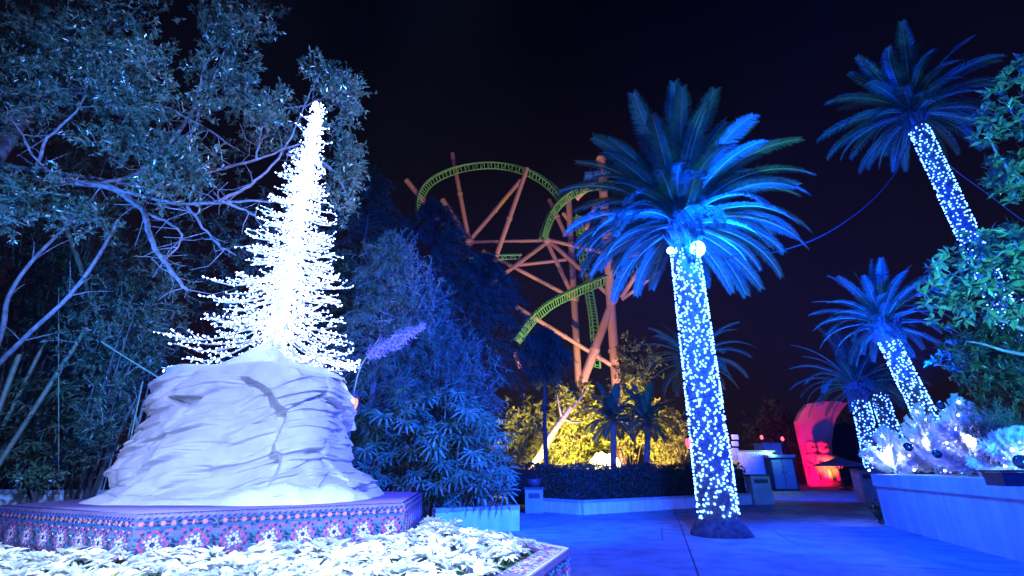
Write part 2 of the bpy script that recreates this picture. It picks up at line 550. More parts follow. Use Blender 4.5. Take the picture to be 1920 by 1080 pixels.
# concrete slabs laid in long strips, with open joints between them
jd = Vector((4.77 - 2.37, 15.2 - 6.93, 0)).normalized()
jn = Vector((jd.y, -jd.x, 0))
j0 = Vector((2.37, 6.93, 0))
pl = bpy.data.objects.new('plaza_paving', None)
COL.objects.link(pl)
structure(pl)
ci = 0
for i in range(-4, 5):
    for k in range(-2, 6):
        w_, l_, gap = 5.2, 8.5, 0.011
        a0, a1 = i * w_ + gap, (i + 1) * w_ - gap
        sh = (i % 2) * 3.1 + 1.4
        b0, b1 = k * l_ + gap + sh, (k + 1) * l_ - gap + sh
        q = [j0 + jn * a + jd * b for a, b in ((a0, b0), (a1, b0), (a1, b1), (a0, b1))]
        cx, cy = sum(p.x for p in q) / 4, sum(p.y for p in q) / 4
        g = Geo()
        g.add([(p.x, p.y, z) for z in (-0.018, 0.0) for p in q], [(0, 1, 2, 3)[::-1], (4, 7, 6, 5)[::-1], (0, 1, 5, 4), (1, 2, 6, 5), (2, 3, 7, 6), (3, 0, 4, 7)])
        o = g.build('slab', M['concrete'], pl)

g = Geo()
pc_ = Vector((4.25, 10.8, 0))
for a_, b_ in (((-1, -1), (1, -1)), ((1, -1), (1, 1)), ((1, 1), (-1, 1)), ((-1, 1), (-1, -1))):
    p_ = pc_ + jn * a_[0] * 1.15 + jd * a_[1] * 1.15
    q_ = pc_ + jn * b_[0] * 1.15 + jd * b_[1] * 1.15
    u_ = (q_ - p_).normalized()
    n_ = Vector((-u_.y, u_.x, 0)) * .012
    u_ = u_ * .0125
    g.add([tuple(p_ - n_ + u_ + Vector((0, 0, .004))), tuple(q_ - n_ - u_ + Vector((0, 0, .004))), tuple(q_ + n_ - u_ + Vector((0, 0, .004))), tuple(p_ + n_ + u_ + Vector((0, 0, .004)))], [(0, 1, 2, 3)])
structure(g.build('pavement_cut', M['joint']))

# ================================================================== THE TILED FOUNTAIN PLINTH (six-sided)
PC = Vector((-3.12, 6.28))
PR, PZ0, PZ1 = 2.22, 0.3, 0.95
angs = [R(-84.5 + 60 * k) for k in range(6)]
pv = [(PC.x + PR * math.cos(a), PC.y + PR * math.sin(a)) for a in angs]
plinth = thing('tiled_plinth', 'six-sided plinth of patterned mosaic tiles carrying the white rock', 'plinth', (PC.x, PC.y, 0))
g = Geo()


def ring(sc_, z):
    return [(PC.x + (x - PC.x) * sc_, PC.y + (y - PC.y) * sc_, z) for x, y in pv]


V = ring(1, 0.0) + ring(1, PZ1 - 0.03) + ring(0.996, PZ1 - 0.012) + ring(0.988, PZ1)
F = []
for j in range(3):
    for i in range(6):
        F.append((j * 6 + i, j * 6 + (i + 1) % 6, (j + 1) * 6 + (i + 1) % 6, (j + 1) * 6 + i))
g.add(V, F)
g.add(V[18:], [tuple(range(6))], 1)
g.build('core', [M['grout'], M['top_mosaic']], plinth)


def tile_mesh(name, m, L=1.0, Wd=0.6, H=0.2):
    """oval tile in its own XZ plane, facing -Y; unit size, scaled on each use"""
    g_ = Geo()
    n = 8
    A = [(math.cos(2 * PI * k / n), math.sin(2 * PI * k / n)) for k in range(n)]
    V_ = [(a * L / 2, 0, b * Wd / 2) for a, b in A] + [(a * L / 2 * .82, -H, b * Wd / 2 * .82) for a, b in A]
    g_.add(V_, [(k, (k + 1) % n, n + (k + 1) % n, n + k) for k in range(n)], 0)
    g_.add(V_[n:], [tuple(range(n))], 0)
    return g_.mesh(name, m), np.array(V_), g_


TM = {k: tile_mesh('tile', M['t_' + k]) for k in ('navy', 'teal', 'pink', 'coral', 'white', 'blue')}
TM_SQ = {k: tile_mesh('tile', M['t_' + k], 1.0, 1.0) for k in ('coral', 'navy', 'blue')}
tiles = []      # (world matrix, key, square?, distance, size)


def face_tiles(p0, p1, z_top, z_bot, period, border=True):
    a, b = Vector((p0[0], p0[1], 0)), Vector((p1[0], p1[1], 0))
    ux = (b - a).normalized()
    n = Vector((ux.y, -ux.x, 0))
    ln = (b - a).length
    rotm = Matrix(((ux.x, -n.x, 0), (ux.y, -n.y, 0), (0, 0, 1))).to_4x4()

    def put(u, z, key, L, Wd, ang, sq=False):
        if z > z_top or z < z_bot or u < 0.012 or u > ln - 0.012:
            return
        loc = a + ux * u + n * 0.0005 + Vector((0, 0, z))
        m_ = Matrix.Translation(loc) @ rotm @ Matrix.Rotation(-ang, 4, 'Y') @ Matrix.Diagonal((L * 1.18, 0.022, (Wd / 0.6 if not sq else Wd) * 1.45, 1))
        tiles.append((m_, key, sq, loc.length, L))
    nper = max(1, round(ln / period))
    per = ln / nper
    zc = z_top - 0.062 - per * 0.46 if border else z_top - per * 0.5
    if border:
        nb = round(ln / 0.072)
        for k in range(nb):
            u = (k + .5) * ln / nb
            put(u, z_top - 0.040, 'coral', 0.034, 0.028, PI / 4, True)
            put(u + ln / nb / 2, z_top - 0.027, 'navy', 0.03, 0.012, 0)
            put(u + ln / nb / 2, z_top - 0.054, 'navy', 0.03, 0.012, 0)
        for k in range(int(ln / 0.05)):
            put(k * 0.05 + .025, z_top - 0.066, 'blue', 0.046, 0.011, 0)
            put(k * 0.05 + .025, z_top - 0.0155, 'blue', 0.046, 0.011, 0)
            put(k * 0.05 + .025, z_top - 0.004, 'navy', 0.030, 0.010, 0.6)
    s = per / 0.29
    for c in range(nper):
        uc = (c + .5) * per
        for row in range(2):
            zz = zc - row * per
            put(uc, zz, 'navy', 0.030 * s, 0.030 * s, 0, True)
            for k in range(8):
                t = k * PI / 4
                put(uc + .034 * s * math.cos(t), zz + .034 * s * math.sin(t), 'white', 0.030 * s, 0.016 * s, t)
                put(uc + .062 * s * math.cos(t + PI / 8), zz + .062 * s * math.sin(t + PI / 8), 'white' if k % 2 else 'pink', 0.030 * s, 0.017 * s, t + PI / 8)
            for q in range(4):          # lozenges of petals round each rosette
                for k in range(5):
                    f = (k + .5) / 5
                    for rad, key, L in ((.085, 'white' if k % 2 else 'blue', .022), (.108, 'pink', .027), (.134, 'navy' if k in (1, 3) else 'teal', .028), (.158, 'blue' if k % 2 else 'navy', .026), (.182, 'pink' if k == 2 else 'teal', .022)):
                        c0 = (rad * math.cos(q * PI / 2), rad * math.sin(q * PI / 2))
                        c1 = (rad * math.cos((q + 1) * PI / 2), rad * math.sin((q + 1) * PI / 2))
                        x, y = c0[0] * (1 - f) + c1[0] * f, c0[1] * (1 - f) + c1[1] * f
                        if abs(x) <= .1475:
                            put(uc + x * s, zz + y * s, key, L * s, .018 * s, math.atan2(c1[1] - c0[1], c1[0] - c0[0]) + (PI / 2 if key != 'pink' else 0.3))
            for k in range(8):          # dark stars where four lozenges meet
                t = k * PI / 4 + PI / 8
                put(uc + per / 2 + .030 * s * math.cos(t), zz + .145 * s + .030 * s * math.sin(t), 'navy' if k % 2 else 'teal', .032 * s, .019 * s, t)
                put(uc + per / 2 + .028 * s * math.cos(t), zz + .028 * s * math.sin(t), 'teal' if k % 2 else 'navy', .030 * s, .017 * s, t)


def lay_tiles(parent, keep):
    tiles.sort(key=lambda t: t[3] / t[4])
    off = Matrix.Translation(-parent.location)
    for m_, key, sq, _, _ in tiles[:keep]:
        o = bpy.data.objects.new('tile', (TM_SQ if sq else TM)[key][0])
        COL.objects.link(o)
        o.parent = parent
        o.matrix_local = off @ m_
    rest = tiles[keep:]
    if rest:
        keys = ['navy', 'teal', 'pink', 'coral', 'white', 'blue']
        g_ = Geo()
        for m_, key, sq, _, _ in rest:
            base = (TM_SQ if sq and key in TM_SQ else TM)[key][1]
            A = np.array(m_)
            Vw = base @ A[:3, :3].T + A[:3, 3]
            n = 8
            g_.add(Vw, [(k, (k + 1) % n, n + (k + 1) % n, n + k) for k in range(n)], keys.index(key))
            g_.add(Vw[n:], [tuple(range(n))], keys.index(key))
        stuff(g_.build('small_tiles', [M['t_' + k] for k in keys], parent))
    tiles.clear()


face_tiles(pv[5], pv[0], PZ1 - 0.03, 0.5, 0.29)
face_tiles(pv[0], pv[1], PZ1 - 0.03, 0.5, 0.29)
face_tiles(pv[1], pv[2], PZ1 - 0.03, 0.5, 0.29)
lay_tiles(plinth, 300)
# the rope of small tiles on the top edge
g = Geo()
for i in (5, 0, 1):
    a, b = Vector(pv[i]).to_3d(), Vector(pv[(i + 1) % 6]).to_3d()
    u = (b - a).normalized(); n = Vector((u.y, -u.x, 0)); ln = (b - a).length
    k = 0.02
    while k < ln - .02:
        c = a + u * k - n * .026
        obox(g, c, (u * .8 - n * .6).normalized(), (u * .6 + n * .8).normalized(), .02, .006, PZ1 - .001, PZ1 + .004)
        k += 0.038
stuff(g.build('edge_tiles', M['t_navy'], plinth))

# ------------------------------------------------------------------ the wall round the flower bed
BW = [(0.14, 3.75), (0.53, 4.9), (-0.75, 6.75), (-2.2, 9.0), (-5.0, 9.3), (-7.2, 7.3), (-7.2, 4.5), (-5.0, 2.4), (-2.2, 1.7), (-0.55, 1.75)]
ctr = Vector((-3.2, 5.6))
bedwall = thing('flower_bed_wall', 'low tiled wall with a sharp corner round the poinsettia bed', 'wall', (ctr.x, ctr.y, 0))


def inset(poly, d):
    out = []
    n = len(poly)
    for i in range(n):
        p, a, b = Vector(poly[i]), Vector(poly[i - 1]), Vector(poly[(i + 1) % n])
        e1, e2 = (p - a).normalized(), (b - p).normalized()
        n1, n2 = Vector((-e1.y, e1.x)), Vector((-e2.y, e2.x))
        bis = (n1 + n2).normalized()
        out.append(p + bis * d / max(.3, bis.dot(n1)))
    return [(p.x, p.y) for p in out]


def wall_ring(g_, poly, d0, d1, z0, z1, mi=0):
    o_, i_ = inset(poly, d0), inset(poly, d1)
    n = len(poly)
    V_ = [(x, y, z0) for x, y in o_] + [(x, y, z1) for x, y in o_] + [(x, y, z1) for x, y in i_] + [(x, y, z0) for x, y in i_]
    F_ = []
    for r in range(4):
        for i in range(n):
            j = (i + 1) % n
            F_.append((r * n + i, r * n + j, ((r + 1) % 4) * n + j, ((r + 1) % 4) * n + i))
    g_.add(V_, F_, mi)


# the polygon runs clockwise seen from above or not: make it counter-clockwise
area = sum(BW[i][0] * BW[(i + 1) % len(BW)][1] - BW[(i + 1) % len(BW)][0] * BW[i][1] for i in range(len(BW)))
if area < 0:
    BW = BW[::-1]
g = Geo(); wall_ring(g, BW, 0.02, 0.2, 0, 0.545); g.build('wall_core', M['grout'], bedwall)
g = Geo(); wall_ring(g, BW, 0.0, 0.24, 0.55, 0.6); g.build('coping', M['grout'], bedwall)
g = Geo(); wall_ring(g, BW, 0.012, 0.030, 0.6, 0.606); wall_ring(g, BW, 0.044, 0.05, 0.6, 0.604)
g.build('coping_trim', M['t_white'], bedwall)
# small square tiles set in the coping and the outer face near the visible corner
ci = BW.index((0.53, 4.9))
g = Geo()
Bi = inset(BW, 0.06)
for i in ((ci - 1) % len(BW), ci):
    a, b = Vector(BW[i]).to_3d(), Vector(BW[(i + 1) % len(BW)]).to_3d()
    u = (b - a).normalized(); n = Vector((-u.y, u.x, 0)); ln = (b - a).length
    k = 0.03
    while k < ln - .03:
        for r in range(9):
            c = a + u * k + n * (.065 + r * .0185)
            if Vector((0.53, 4.9, 0)).lerp(c, 1).length and abs((c - a).dot(n)) > 0:
                q = random.random()
                lo = (c - b).dot(u) > -0.03 or (c - a).dot(u) < 0.03
                obox(g, c, u, n, .0075, .0075, .6, .603, 0 if q < .35 else (1 if q < .6 else 2))
        k += 0.0185
    # outer face
face_tiles(BW[(ci - 1) % len(BW)], BW[ci], 0.53, 0.05, 0.29, False)
stuff(g.build('coping_tiles', [M['t_blue'], M['t_pink'], M['t_white']], bedwall))
lay_tiles(bedwall, 150)
g = Geo()
prism(g, inset(BW, 0.22), 0.3, 0.5)
structure(g.build('soil', M['soil']))

# ================================================================== THE WHITE ROCK
NT, NV = 560, 260
rc = Vector((-3.1, 6.28))
zt = 2.44
py_l = [(135, 943), (150, 915), (154, 884), (180, 856), (246, 790), (290, 735), (304, 683)]
py_r = [(714, 941), (686, 900), (660, 878), (657, 820), (656, 770), (652, 720), (632, 688)]
left = sorted((W(x, y, yy).z, W(x, y, yy).x + .06) for (x, y), yy in zip(py_l, (5.45, 5.5, 5.55, 5.6, 5.7, 5.8, 5.95)))
right = sorted((W(x, y, 6.5).z, W(x, y, 6.5).x - .07) for x, y in py_r)
vv = np.linspace(0, 1, NV)
th = np.arange(NT) * 2 * PI / NT
TH, VV = np.meshgrid(th, vv)
Zb = PZ1 - .02 + (zt - PZ1 + .02) * VV
XL = np.interp(Zb, [p[0] for p in left], [p[1] for p in left])
XR = np.interp(Zb, [p[0] for p in right], [p[1] for p in right])
cx, hx = (XL + XR) / 2, (XR - XL) / 2
yf = np.interp(Zb, [0.95, 1.1, 1.5, 2.0, 2.44], [5.08, 5.22, 5.34, 5.50, 5.66])
yb = np.interp(Zb, [0.95, 1.5, 2.44], [7.55, 7.3, 7.0])
cyy, hy = (yf + yb) / 2, (yb - yf) / 2
ex = 2 / 3.6
ct, st = np.cos(TH), np.sin(TH)
X = cx + hx * np.sign(ct) * np.abs(ct) ** ex
Y = cyy + hy * np.sign(st) * np.abs(st) ** ex
P = np.stack([X, Y, Zb], -1)
nr = unit(np.stack([np.sign(ct) * np.abs(ct) ** (2 - ex) / hx, np.sign(st) * np.abs(st) ** (2 - ex) / hy, np.zeros_like(ct)], -1))
wob = vnoise(P, 1.1, 1) * .25 + vnoise(P, 2.6, 2) * .09


def shards(seed, n, stretch, off, tilt, crack):
    """slabs of a broken cliff: nearest-cell planes, long along the slanting beds"""
    rr = np.random.default_rng(seed)
    ca, sa = math.cos(.46), math.sin(.46)

    def bed(Q):
        return np.stack([(Q[..., 0] * ca + Q[..., 2] * sa) / stretch, Q[..., 1] / stretch, (-Q[..., 0] * sa + Q[..., 2] * ca)], -1)
    C = np.stack([rr.uniform(-5, -1.2, n), rr.uniform(4.9, 7.7, n), rr.uniform(.8, 2.6, n)], -1)
    Q, Cb = bed(P + (np.stack([vnoise(P, 1.8, seed), vnoise(P, 1.8, seed + 1), vnoise(P, 1.8, seed + 2)], -1)) * .12), bed(C)
    d1 = np.full(P.shape[:2], 1e9); d2 = d1.copy(); own = np.zeros(P.shape[:2], int)
    for k in range(n):
        d = np.sqrt(((Q - Cb[k]) ** 2).sum(-1))
        nearer = d < d1
        d2 = np.where(nearer, d1, np.minimum(d2, d))
        own = np.where(nearer, k, own)
        d1 = np.where(nearer, d, d1)
    o_ = rr.uniform(-1, 1, n) * off
    tz, tx = rr.normal(0, tilt, n) - tilt * .6, rr.normal(0, tilt, n)
    rel = P - C[own]
    out = o_[own] + np.clip(rel[..., 2] * tz[own] + rel[..., 0] * tx[own] * .6, -.10, .10)
    return out - crack * np.exp(-((d2 - d1) / .035) ** 2)


s1 = (Zb - 0.33 * X + 0.10 * Y + wob) * 3.0
fr1 = s1 - np.floor(s1)
id1 = hash3(np.floor(s1).astype(np.int64), np.zeros_like(s1, dtype=np.int64), np.zeros_like(s1, dtype=np.int64), 5)
patch = np.clip(vnoise(P, 1.5, 9) * 2.2 + .3, 0, 1)


def ledge(f, lip=.06):
    return np.where(f < lip, f / lip, (1 - (f - lip) / (1 - lip)) ** 0.75)


D = np.zeros_like(Zb)


def ledges(seed, slope, freq, seg, amp, share, wob_):
    """short overhanging lips, each its own length and depth, along slanting beds"""
    q = (Zb - slope * X + .08 * Y + vnoise(P, 1.2, seed) * wob_ + vnoise(P, 5, seed + 1) * .018) * freq
    lay = np.floor(q)
    f = q - lay
    al = (X + .35 * Zb + .8 * np.sign(ct) * np.abs(ct) * Y * .0) / seg + hash3(lay.astype(np.int64), lay.astype(np.int64) * 0, lay.astype(np.int64) * 0, seed) * 7
    cellx = np.floor(al)
    fx = al - cellx
    h = hash3(lay.astype(np.int64), cellx.astype(np.int64), np.where(st < 0, 0, 1).astype(np.int64), seed + 2)
    on = np.clip((h - (1 - share)) / share, 0, 1)
    win = np.clip(np.sin(PI * fx) * 2.2, 0, 1)
    prof = np.where(f < .05, f / .05, np.exp(-(f - .05) * 3.2))
    groove = -.5 * np.exp(-((1 - f) / .07) ** 2)
    return amp * (.35 + .65 * on) * (on > 0) * win * (prof + groove)


D += ledges(61, .44, 2.9, .95, .105, .48, .20)
D += ledges(71, .36, 5.0, .60, .066, .42, .18)
D += ledges(81, .52, 8.5, .36, .034, .38, .14)
D += shards(101, 34, 1.5, .060, .17, .016)
D += shards(202, 110, 2.4, .018, .12, .014) * np.clip(vnoise(P, 1.6, 21) * 2 + .4, 0, 1)
for k_, (sl, fq, dep, sd) in enumerate(((.34, 3.6, .030, 51), (.22, 5.2, .022, 54), (.46, 7.5, .014, 57))):
    q_ = (Zb - sl * X + vnoise(P, 1.3, sd) * .20 + vnoise(P, 4, sd + 1) * .05) * fq      # weathered grooves along the beds
    d_ = np.abs(q_ - np.round(q_)) / fq
    D -= dep * np.exp(-(d_ / .018) ** 2) * np.clip(vnoise(P, 2.1, sd + 2) * 3 - .2, 0, 1)
D += vnoise(P, 1.3, 4) * .06 + vnoise(P, 4, 5) * .026 + vnoise(P, 11, 6) * .009 + vnoise(P, 28, 8) * .003
D -= D.mean() * .8
D *= np.clip(VV * 12, 0, 1) * .5 + .5
D *= np.clip((1 - VV) * 9, 0.35, 1)
# light smoothing so it reads as sprayed plaster
for _ in range(1):
    D = (D + np.roll(D, 1, 1) + np.roll(D, -1, 1)) / 3
    D[1:-1] = (D[:-2] + D[1:-1] * 2 + D[2:]) / 4
P = P + nr * D[..., None]
P[..., 2] += np.clip(VV * 4 - 3, 0, 1) * vnoise(P, 2.0, 44) * .05
g = Geo()
idx = np.arange(NT * NV).reshape(NV, NT)
nx = np.roll(idx, -1, 1)
F = np.stack([idx[:-1], nx[:-1], nx[1:], idx[1:]], -1).reshape(-1, 4)
V = P.reshape(-1, 3)
# close the top with shrinking rings
tops = [V]
Fs = [F]
last = idx[-1]
base = NT * NV
ctop = P[-1].mean(0)
for k, sc_ in enumerate((.985, .95, .85, .7, .5, .25, .02)):
    rg = ctop + (P[-1] - ctop) * np.array([sc_, sc_, 0.6])
    rg[:, 2] = ctop[2] + (P[-1][:, 2] - ctop[2]) * sc_ + .03 * (1 - sc_) + (.012 if k == 0 else .025) + vnoise(rg, 2.5, 61) * .03 * min(1, k)
    cur = base + np.arange(NT)
    Fs.append(np.stack([last, np.roll(last, -1), np.roll(cur, -1), cur], -1))
    tops.append(rg)
    last = cur
    base += NT
g.add(np.concatenate(tops), np.concatenate(Fs), 0, True)
rock = thing('snowy_rock', 'big white layered artificial rock on the tiled plinth', 'rock', (rc.x, rc.y, PZ1))
g.build('boulder', M['rock'], rock)


def mound(name, cx_, cy_, rx, ry, z0, h, seed, parent, m, nu=90, nv=26, power=1.5, lump=.05):
    g_ = Geo()
    r_ = np.linspace(0, 1, nv)
    a_ = np.arange(nu) * 2 * PI / nu
    A, R_ = np.meshgrid(a_, r_)
    X_, Y_ = cx_ + rx * R_ * np.cos(A), cy_ + ry * R_ * np.sin(A)
    Q = np.stack([X_, Y_, np.zeros_like(X_)], -1)
    Z_ = z0 + h * (1 - R_ ** power) ** 1.0 * (1 + vnoise(Q, 3, seed) * .25) + vnoise(Q, 7, seed + 1) * lump * (1 - R_ ** 4) - .03 * (R_ > .99)
    idx_ = np.arange(nu * nv).reshape(nv, nu)
    n_ = np.roll(idx_, -1, 1)
    g_.add(np.stack([X_, Y_, Z_], -1), np.stack([idx_[:-1], n_[:-1], n_[1:], idx_[1:]], -1).reshape(-1, 4), 0, True)
    return g_.build(name, m, parent)


mound('snow_cap', -3.22, 6.35, 1.0, .66, 2.40, .66, 3, rock, M['snow'], power=.55, lump=.03)
# the fluffy snow skirt round the rock's foot
g = Geo()
NU, NW = 220, 20
a_ = np.arange(NU) * 2 * PI / NU
foot = np.stack([np.interp(a_, th, P[6, :, 0]), np.interp(a_, th, P[6, :, 1])], -1)
cen = np.array([rc.x, rc.y])
for _ in range(14):
    foot = (np.roll(foot, 1, 0) + foot * 2 + np.roll(foot, -1, 0)) / 4
dirs = unit(foot - cen)
Q3 = np.stack([foot[:, 0], foot[:, 1], np.zeros(NU)], -1)
wid = .10 + .13 * (vnoise(Q3, 1.4, 71) * .5 + .5)
hgt = .07 + .08 * np.clip(vnoise(Q3, 1.6, 72) + .3, 0, 1) + .12 * np.clip((foot[:, 0] + 2.6) * 1.2, 0, 1) * np.clip((6.2 - foot[:, 1]) * 1.5, 0, 1)
rows = []
for k in range(NW):
    f = k / (NW - 1)
    off = -.05 + (wid * .62 + .05) * f
    p_ = foot + dirs * off[:, None]
    z_ = PZ1 - .01 + hgt * np.maximum(0, (1 - f ** 1.7)) ** .8
    q_ = np.stack([p_[:, 0], p_[:, 1], z_], -1)
    q_[:, 2] += (vnoise(q_, 6, 73) * .03 + vnoise(q_, 15, 74) * .014) * (1 - f * .7)
    q_[:, :2] += dirs * (vnoise(q_, 5, 75) * .035)[:, None] * f
    rows.append(q_)
idx = np.arange(NU * NW).reshape(NW, NU)
nx = np.roll(idx, -1, 1)
g.add(np.concatenate(rows), np.stack([idx[:-1], idx[1:], nx[1:], nx[:-1]], -1).reshape(-1, 4), 0, True)
g.build('snow_skirt', M['snow'], rock)

# ================================================================== THE LIGHTED TREE
TX, TY, TZ, TH_ = -3.2, 6.3, 2.72, 4.12
ltree = thing('lighted_tree', 'white wire Christmas tree covered in icy lights on top of the rock', 'lighted tree', (TX, TY, TZ))
g = Geo()
tube(g, [(TX, TY, TZ), (TX, TY, TZ + 1.3), (TX, TY, TZ + 2.8), (TX, TY, TZ + TH_)], [.10, .085, .06, .03], 12)
g.build('trunk', M['white_metal'], ltree)
bl = []
N_BR = 220
for i in range(N_BR):
    f = ((i + .5) / N_BR) ** 1.08           # denser low down
    z = TZ + .20 + f * (TH_ - .35)
    reach = (1.27 * (1 - f) ** 1.8 + .14) * random.uniform(.72, 1.08)
    if f < .25 and random.random() < .25:
        reach *= random.uniform(.3, .6)
    az = i * 2.39996 + random.uniform(-.3, .3)
    d = Vector((math.cos(az), math.sin(az), 0))
    sag = reach * random.uniform(.24, .42) if f < .7 else reach * .9
    p0 = Vector((TX, TY, z))
    p1 = p0 + d * reach * .33 + Vector((0, 0, -sag * .62))
    p2 = p0 + d * reach * .68 + Vector((0, 0, -sag * 1.0))
    p3 = p0 + d * reach + Vector((0, 0, -sag * .92))
    pts = curve([p0, p1, p2, p3], 3)
    g = Geo()
    tube(g, pts, [max(.005, .014 * (1 - k / len(pts) * .55)) for k in range(len(pts))], 5)
    nb = max(5, int(reach / .06))
    side = Vector((-d.y, d.x, 0))
    for k in range(nb):
        u = (k + random.random()) / nb
        q = u * (len(pts) - 1)
        a = pts[int(q)].lerp(pts[min(len(pts) - 1, int(q) + 1)], q - int(q))
        bl.append(a + Vector((random.uniform(-.03, .03), random.uniform(-.03, .03), random.uniform(.0, .035))))
    ntw = int(reach / .13)
    for k in range(ntw):                       # side twigs
        u = .3 + .68 * (k + random.random()) / ntw
        q = u * (len(pts) - 1)
        a = pts[int(q)].lerp(pts[min(len(pts) - 1, int(q) + 1)], q - int(q))
        tl = random.uniform(.10, .24) * (1.25 - u * .4)
        e = a + (d * .75 + side * random.choice((-1, 1)) * random.uniform(.5, .9) + Vector((0, 0, random.uniform(-.25, .45)))).normalized() * tl
        tube(g, [a, e], [.006, .0045], 4, cap=False)
        for j in range(int(tl / .065) + 1):
            bl.append(a.lerp(e, min(1, (j + 1) / (tl / .065))) + Vector((random.uniform(-.012, .012), random.uniform(-.012, .012), random.uniform(-.012, .02))))
    g.build('branch', M['white_metal'], ltree)
# lights wound thickly round the trunk, out to a narrow sleeve
for i in range(2000):
    f = random.random() ** 1.2
    r_ = (.14 * (1 - f) ** 1.3 + .07) * random.uniform(.3, 1.5) * (1 if random.random() < .8 else 1.5)
    a = random.uniform(0, 2 * PI)
    bl.append(Vector((TX + r_ * math.cos(a), TY + r_ * math.sin(a), TZ + .18 + f * (TH_ - .12))))
for i in range(60):
    v = rnd_dirs(1)[0]
    bl.append(Vector((TX + v[0] * .12, TY + v[1] * .12, TZ + TH_ - .08 + v[2] * .2)))
g = Geo()
bulbs(g, np.array([tuple(p) for p in bl]), rng.uniform(.008, .0135, len(bl)))
stuff(g.build('bulbs', M['bulb_tree'], ltree))

# ================================================================== THE POINSETTIA BED
def bract_geo(seed, n, r):
    rr = random.Random(seed)
    g_ = Geo()
    for k in range(n):
        a = k * 2.39996 + rr.uniform(-.3, .3)
        inner = k < n * .4
        L = r * (.62 if inner else 1.0) * rr.uniform(.8, 1.12)
        wd = L * rr.uniform(.36, .48)
        el = rr.uniform(.35, .8) if inner else rr.uniform(-.12, .38)
        d = Vector((math.cos(a) * math.cos(el), math.sin(a) * math.cos(el), math.sin(el)))
        s_ = Vector((-math.sin(a), math.cos(a), 0))
        n_ = s_.cross(d) * -1
        tw = rr.uniform(-.35, .35)
        s_ = (s_ + n_ * tw).normalized()
        o_ = Vector((0, 0, .01 if inner else 0))
        rows_ = []
        for t, w_, dz in ((.06, .10, 0), (.3, .75, .05), (.55, 1.0, .03), (.8, .55, -.05), (1.0, .02, -.16)):
            c = o_ + d * L * t + n_ * L * dz
            rows_.append((c - s_ * wd * w_ / 2 + n_ * wd * .12 * w_, c, c + s_ * wd * w_ / 2 + n_ * wd * .12 * w_))
        V_ = [p for r3 in rows_ for p in r3]
        F_ = []
        for i in range(4):
            for j in range(2):
                F_.append((i * 3 + j, i * 3 + j + 1, i * 3 + j + 4, i * 3 + j + 3))
        g_.add([tuple(p) for p in V_], F_, 0, True)
    return g_


BR = [bract_geo(s, n, .135).mesh('bracts', M['bract']) for s, n in ((1, 18), (2, 21), (3, 17), (4, 22), (5, 20))]


def leafring():
    g_ = Geo()
    for k in range(6):
        a = k * PI / 3 + random.uniform(-.3, .3)
        el = random.uniform(-.6, -.1)
        d = np.array([[math.cos(a) * math.cos(el), math.sin(a) * math.cos(el), math.sin(el)]])
        leaves(g_, np.array([[0, 0, -.04]]), d, np.array([[0, 0, 1.0]]), .15, .075)
    tube(g_, [(0, 0, -.28), (0, 0, 0)], .008, 5)
    return g_.mesh('leaf_ring', M['pleaf'])


LR = [leafring() for _ in range(3)]
g = Geo()
for k in range(9):
    a = k * 2.4
    bulbs(g, [(.011 * math.sqrt(k) * math.cos(a) * .5, .011 * math.sqrt(k) * math.sin(a) * .5, .03)], .008)
CEN = g.mesh('flower_centre', M['pcentre'])


def in_poly(x, y, poly):
    c = False
    j = len(poly) - 1
    for i in range(len(poly)):
        if (poly[i][1] > y) != (poly[j][1] > y) and x < (poly[j][0] - poly[i][0]) * (y - poly[i][1]) / (poly[j][1] - poly[i][1]) + poly[i][0]:
            c = not c
        j = i
    return c


def proj(p):
    y, z = p[1], p[2] - CAM_H
    dep = y * CP + z * SP
    return 960 + p[0] / dep * F_PX, 540 - (-y * SP + z * CP) / dep * F_PX, dep


bed_in = inset(BW, .27)
pl_out = [(PC.x + (x - PC.x) * 1.05, PC.y + (y - PC.y) * 1.05) for x, y in pv]
spots = []
yy = 2.4
row = 0
while yy < 8.6:
    xx = -6.6 + (row % 2) * .085
    while xx < .6:
        x, y = xx + random.uniform(-.05, .05), yy + random.uniform(-.05, .05)
        if in_poly(x, y, bed_in) and not in_poly(x, y, pl_out):
            u, v, dep = proj((x, y, .7))
            if -60 < u < 1100 and v < 1130 and dep > .5 and not (y > 6.2 and x < -1.6):
                spots.append((x, y))
        xx += .172
    yy += .150
    row += 1
for i, (x, y) in enumerate(spots):
    z = .625 + random.uniform(-.035, .05)
    o = obj('poinsettia', BR[i % 5], None, (x, y, z), (random.uniform(-.15, .55), random.uniform(-.3, .3), random.uniform(0, 6.28)))
    s = random.uniform(.85, 1.15)
    o.scale = (s, s, s)
    tag(o, 'white poinsettia in bloom in the bed at the foot of the tiled plinth', 'flower', 'white poinsettias filling the bed')
    obj('foliage', LR[i % 3], o)
    obj('flower_centre', CEN, o)
print('poinsettias', len(spots))


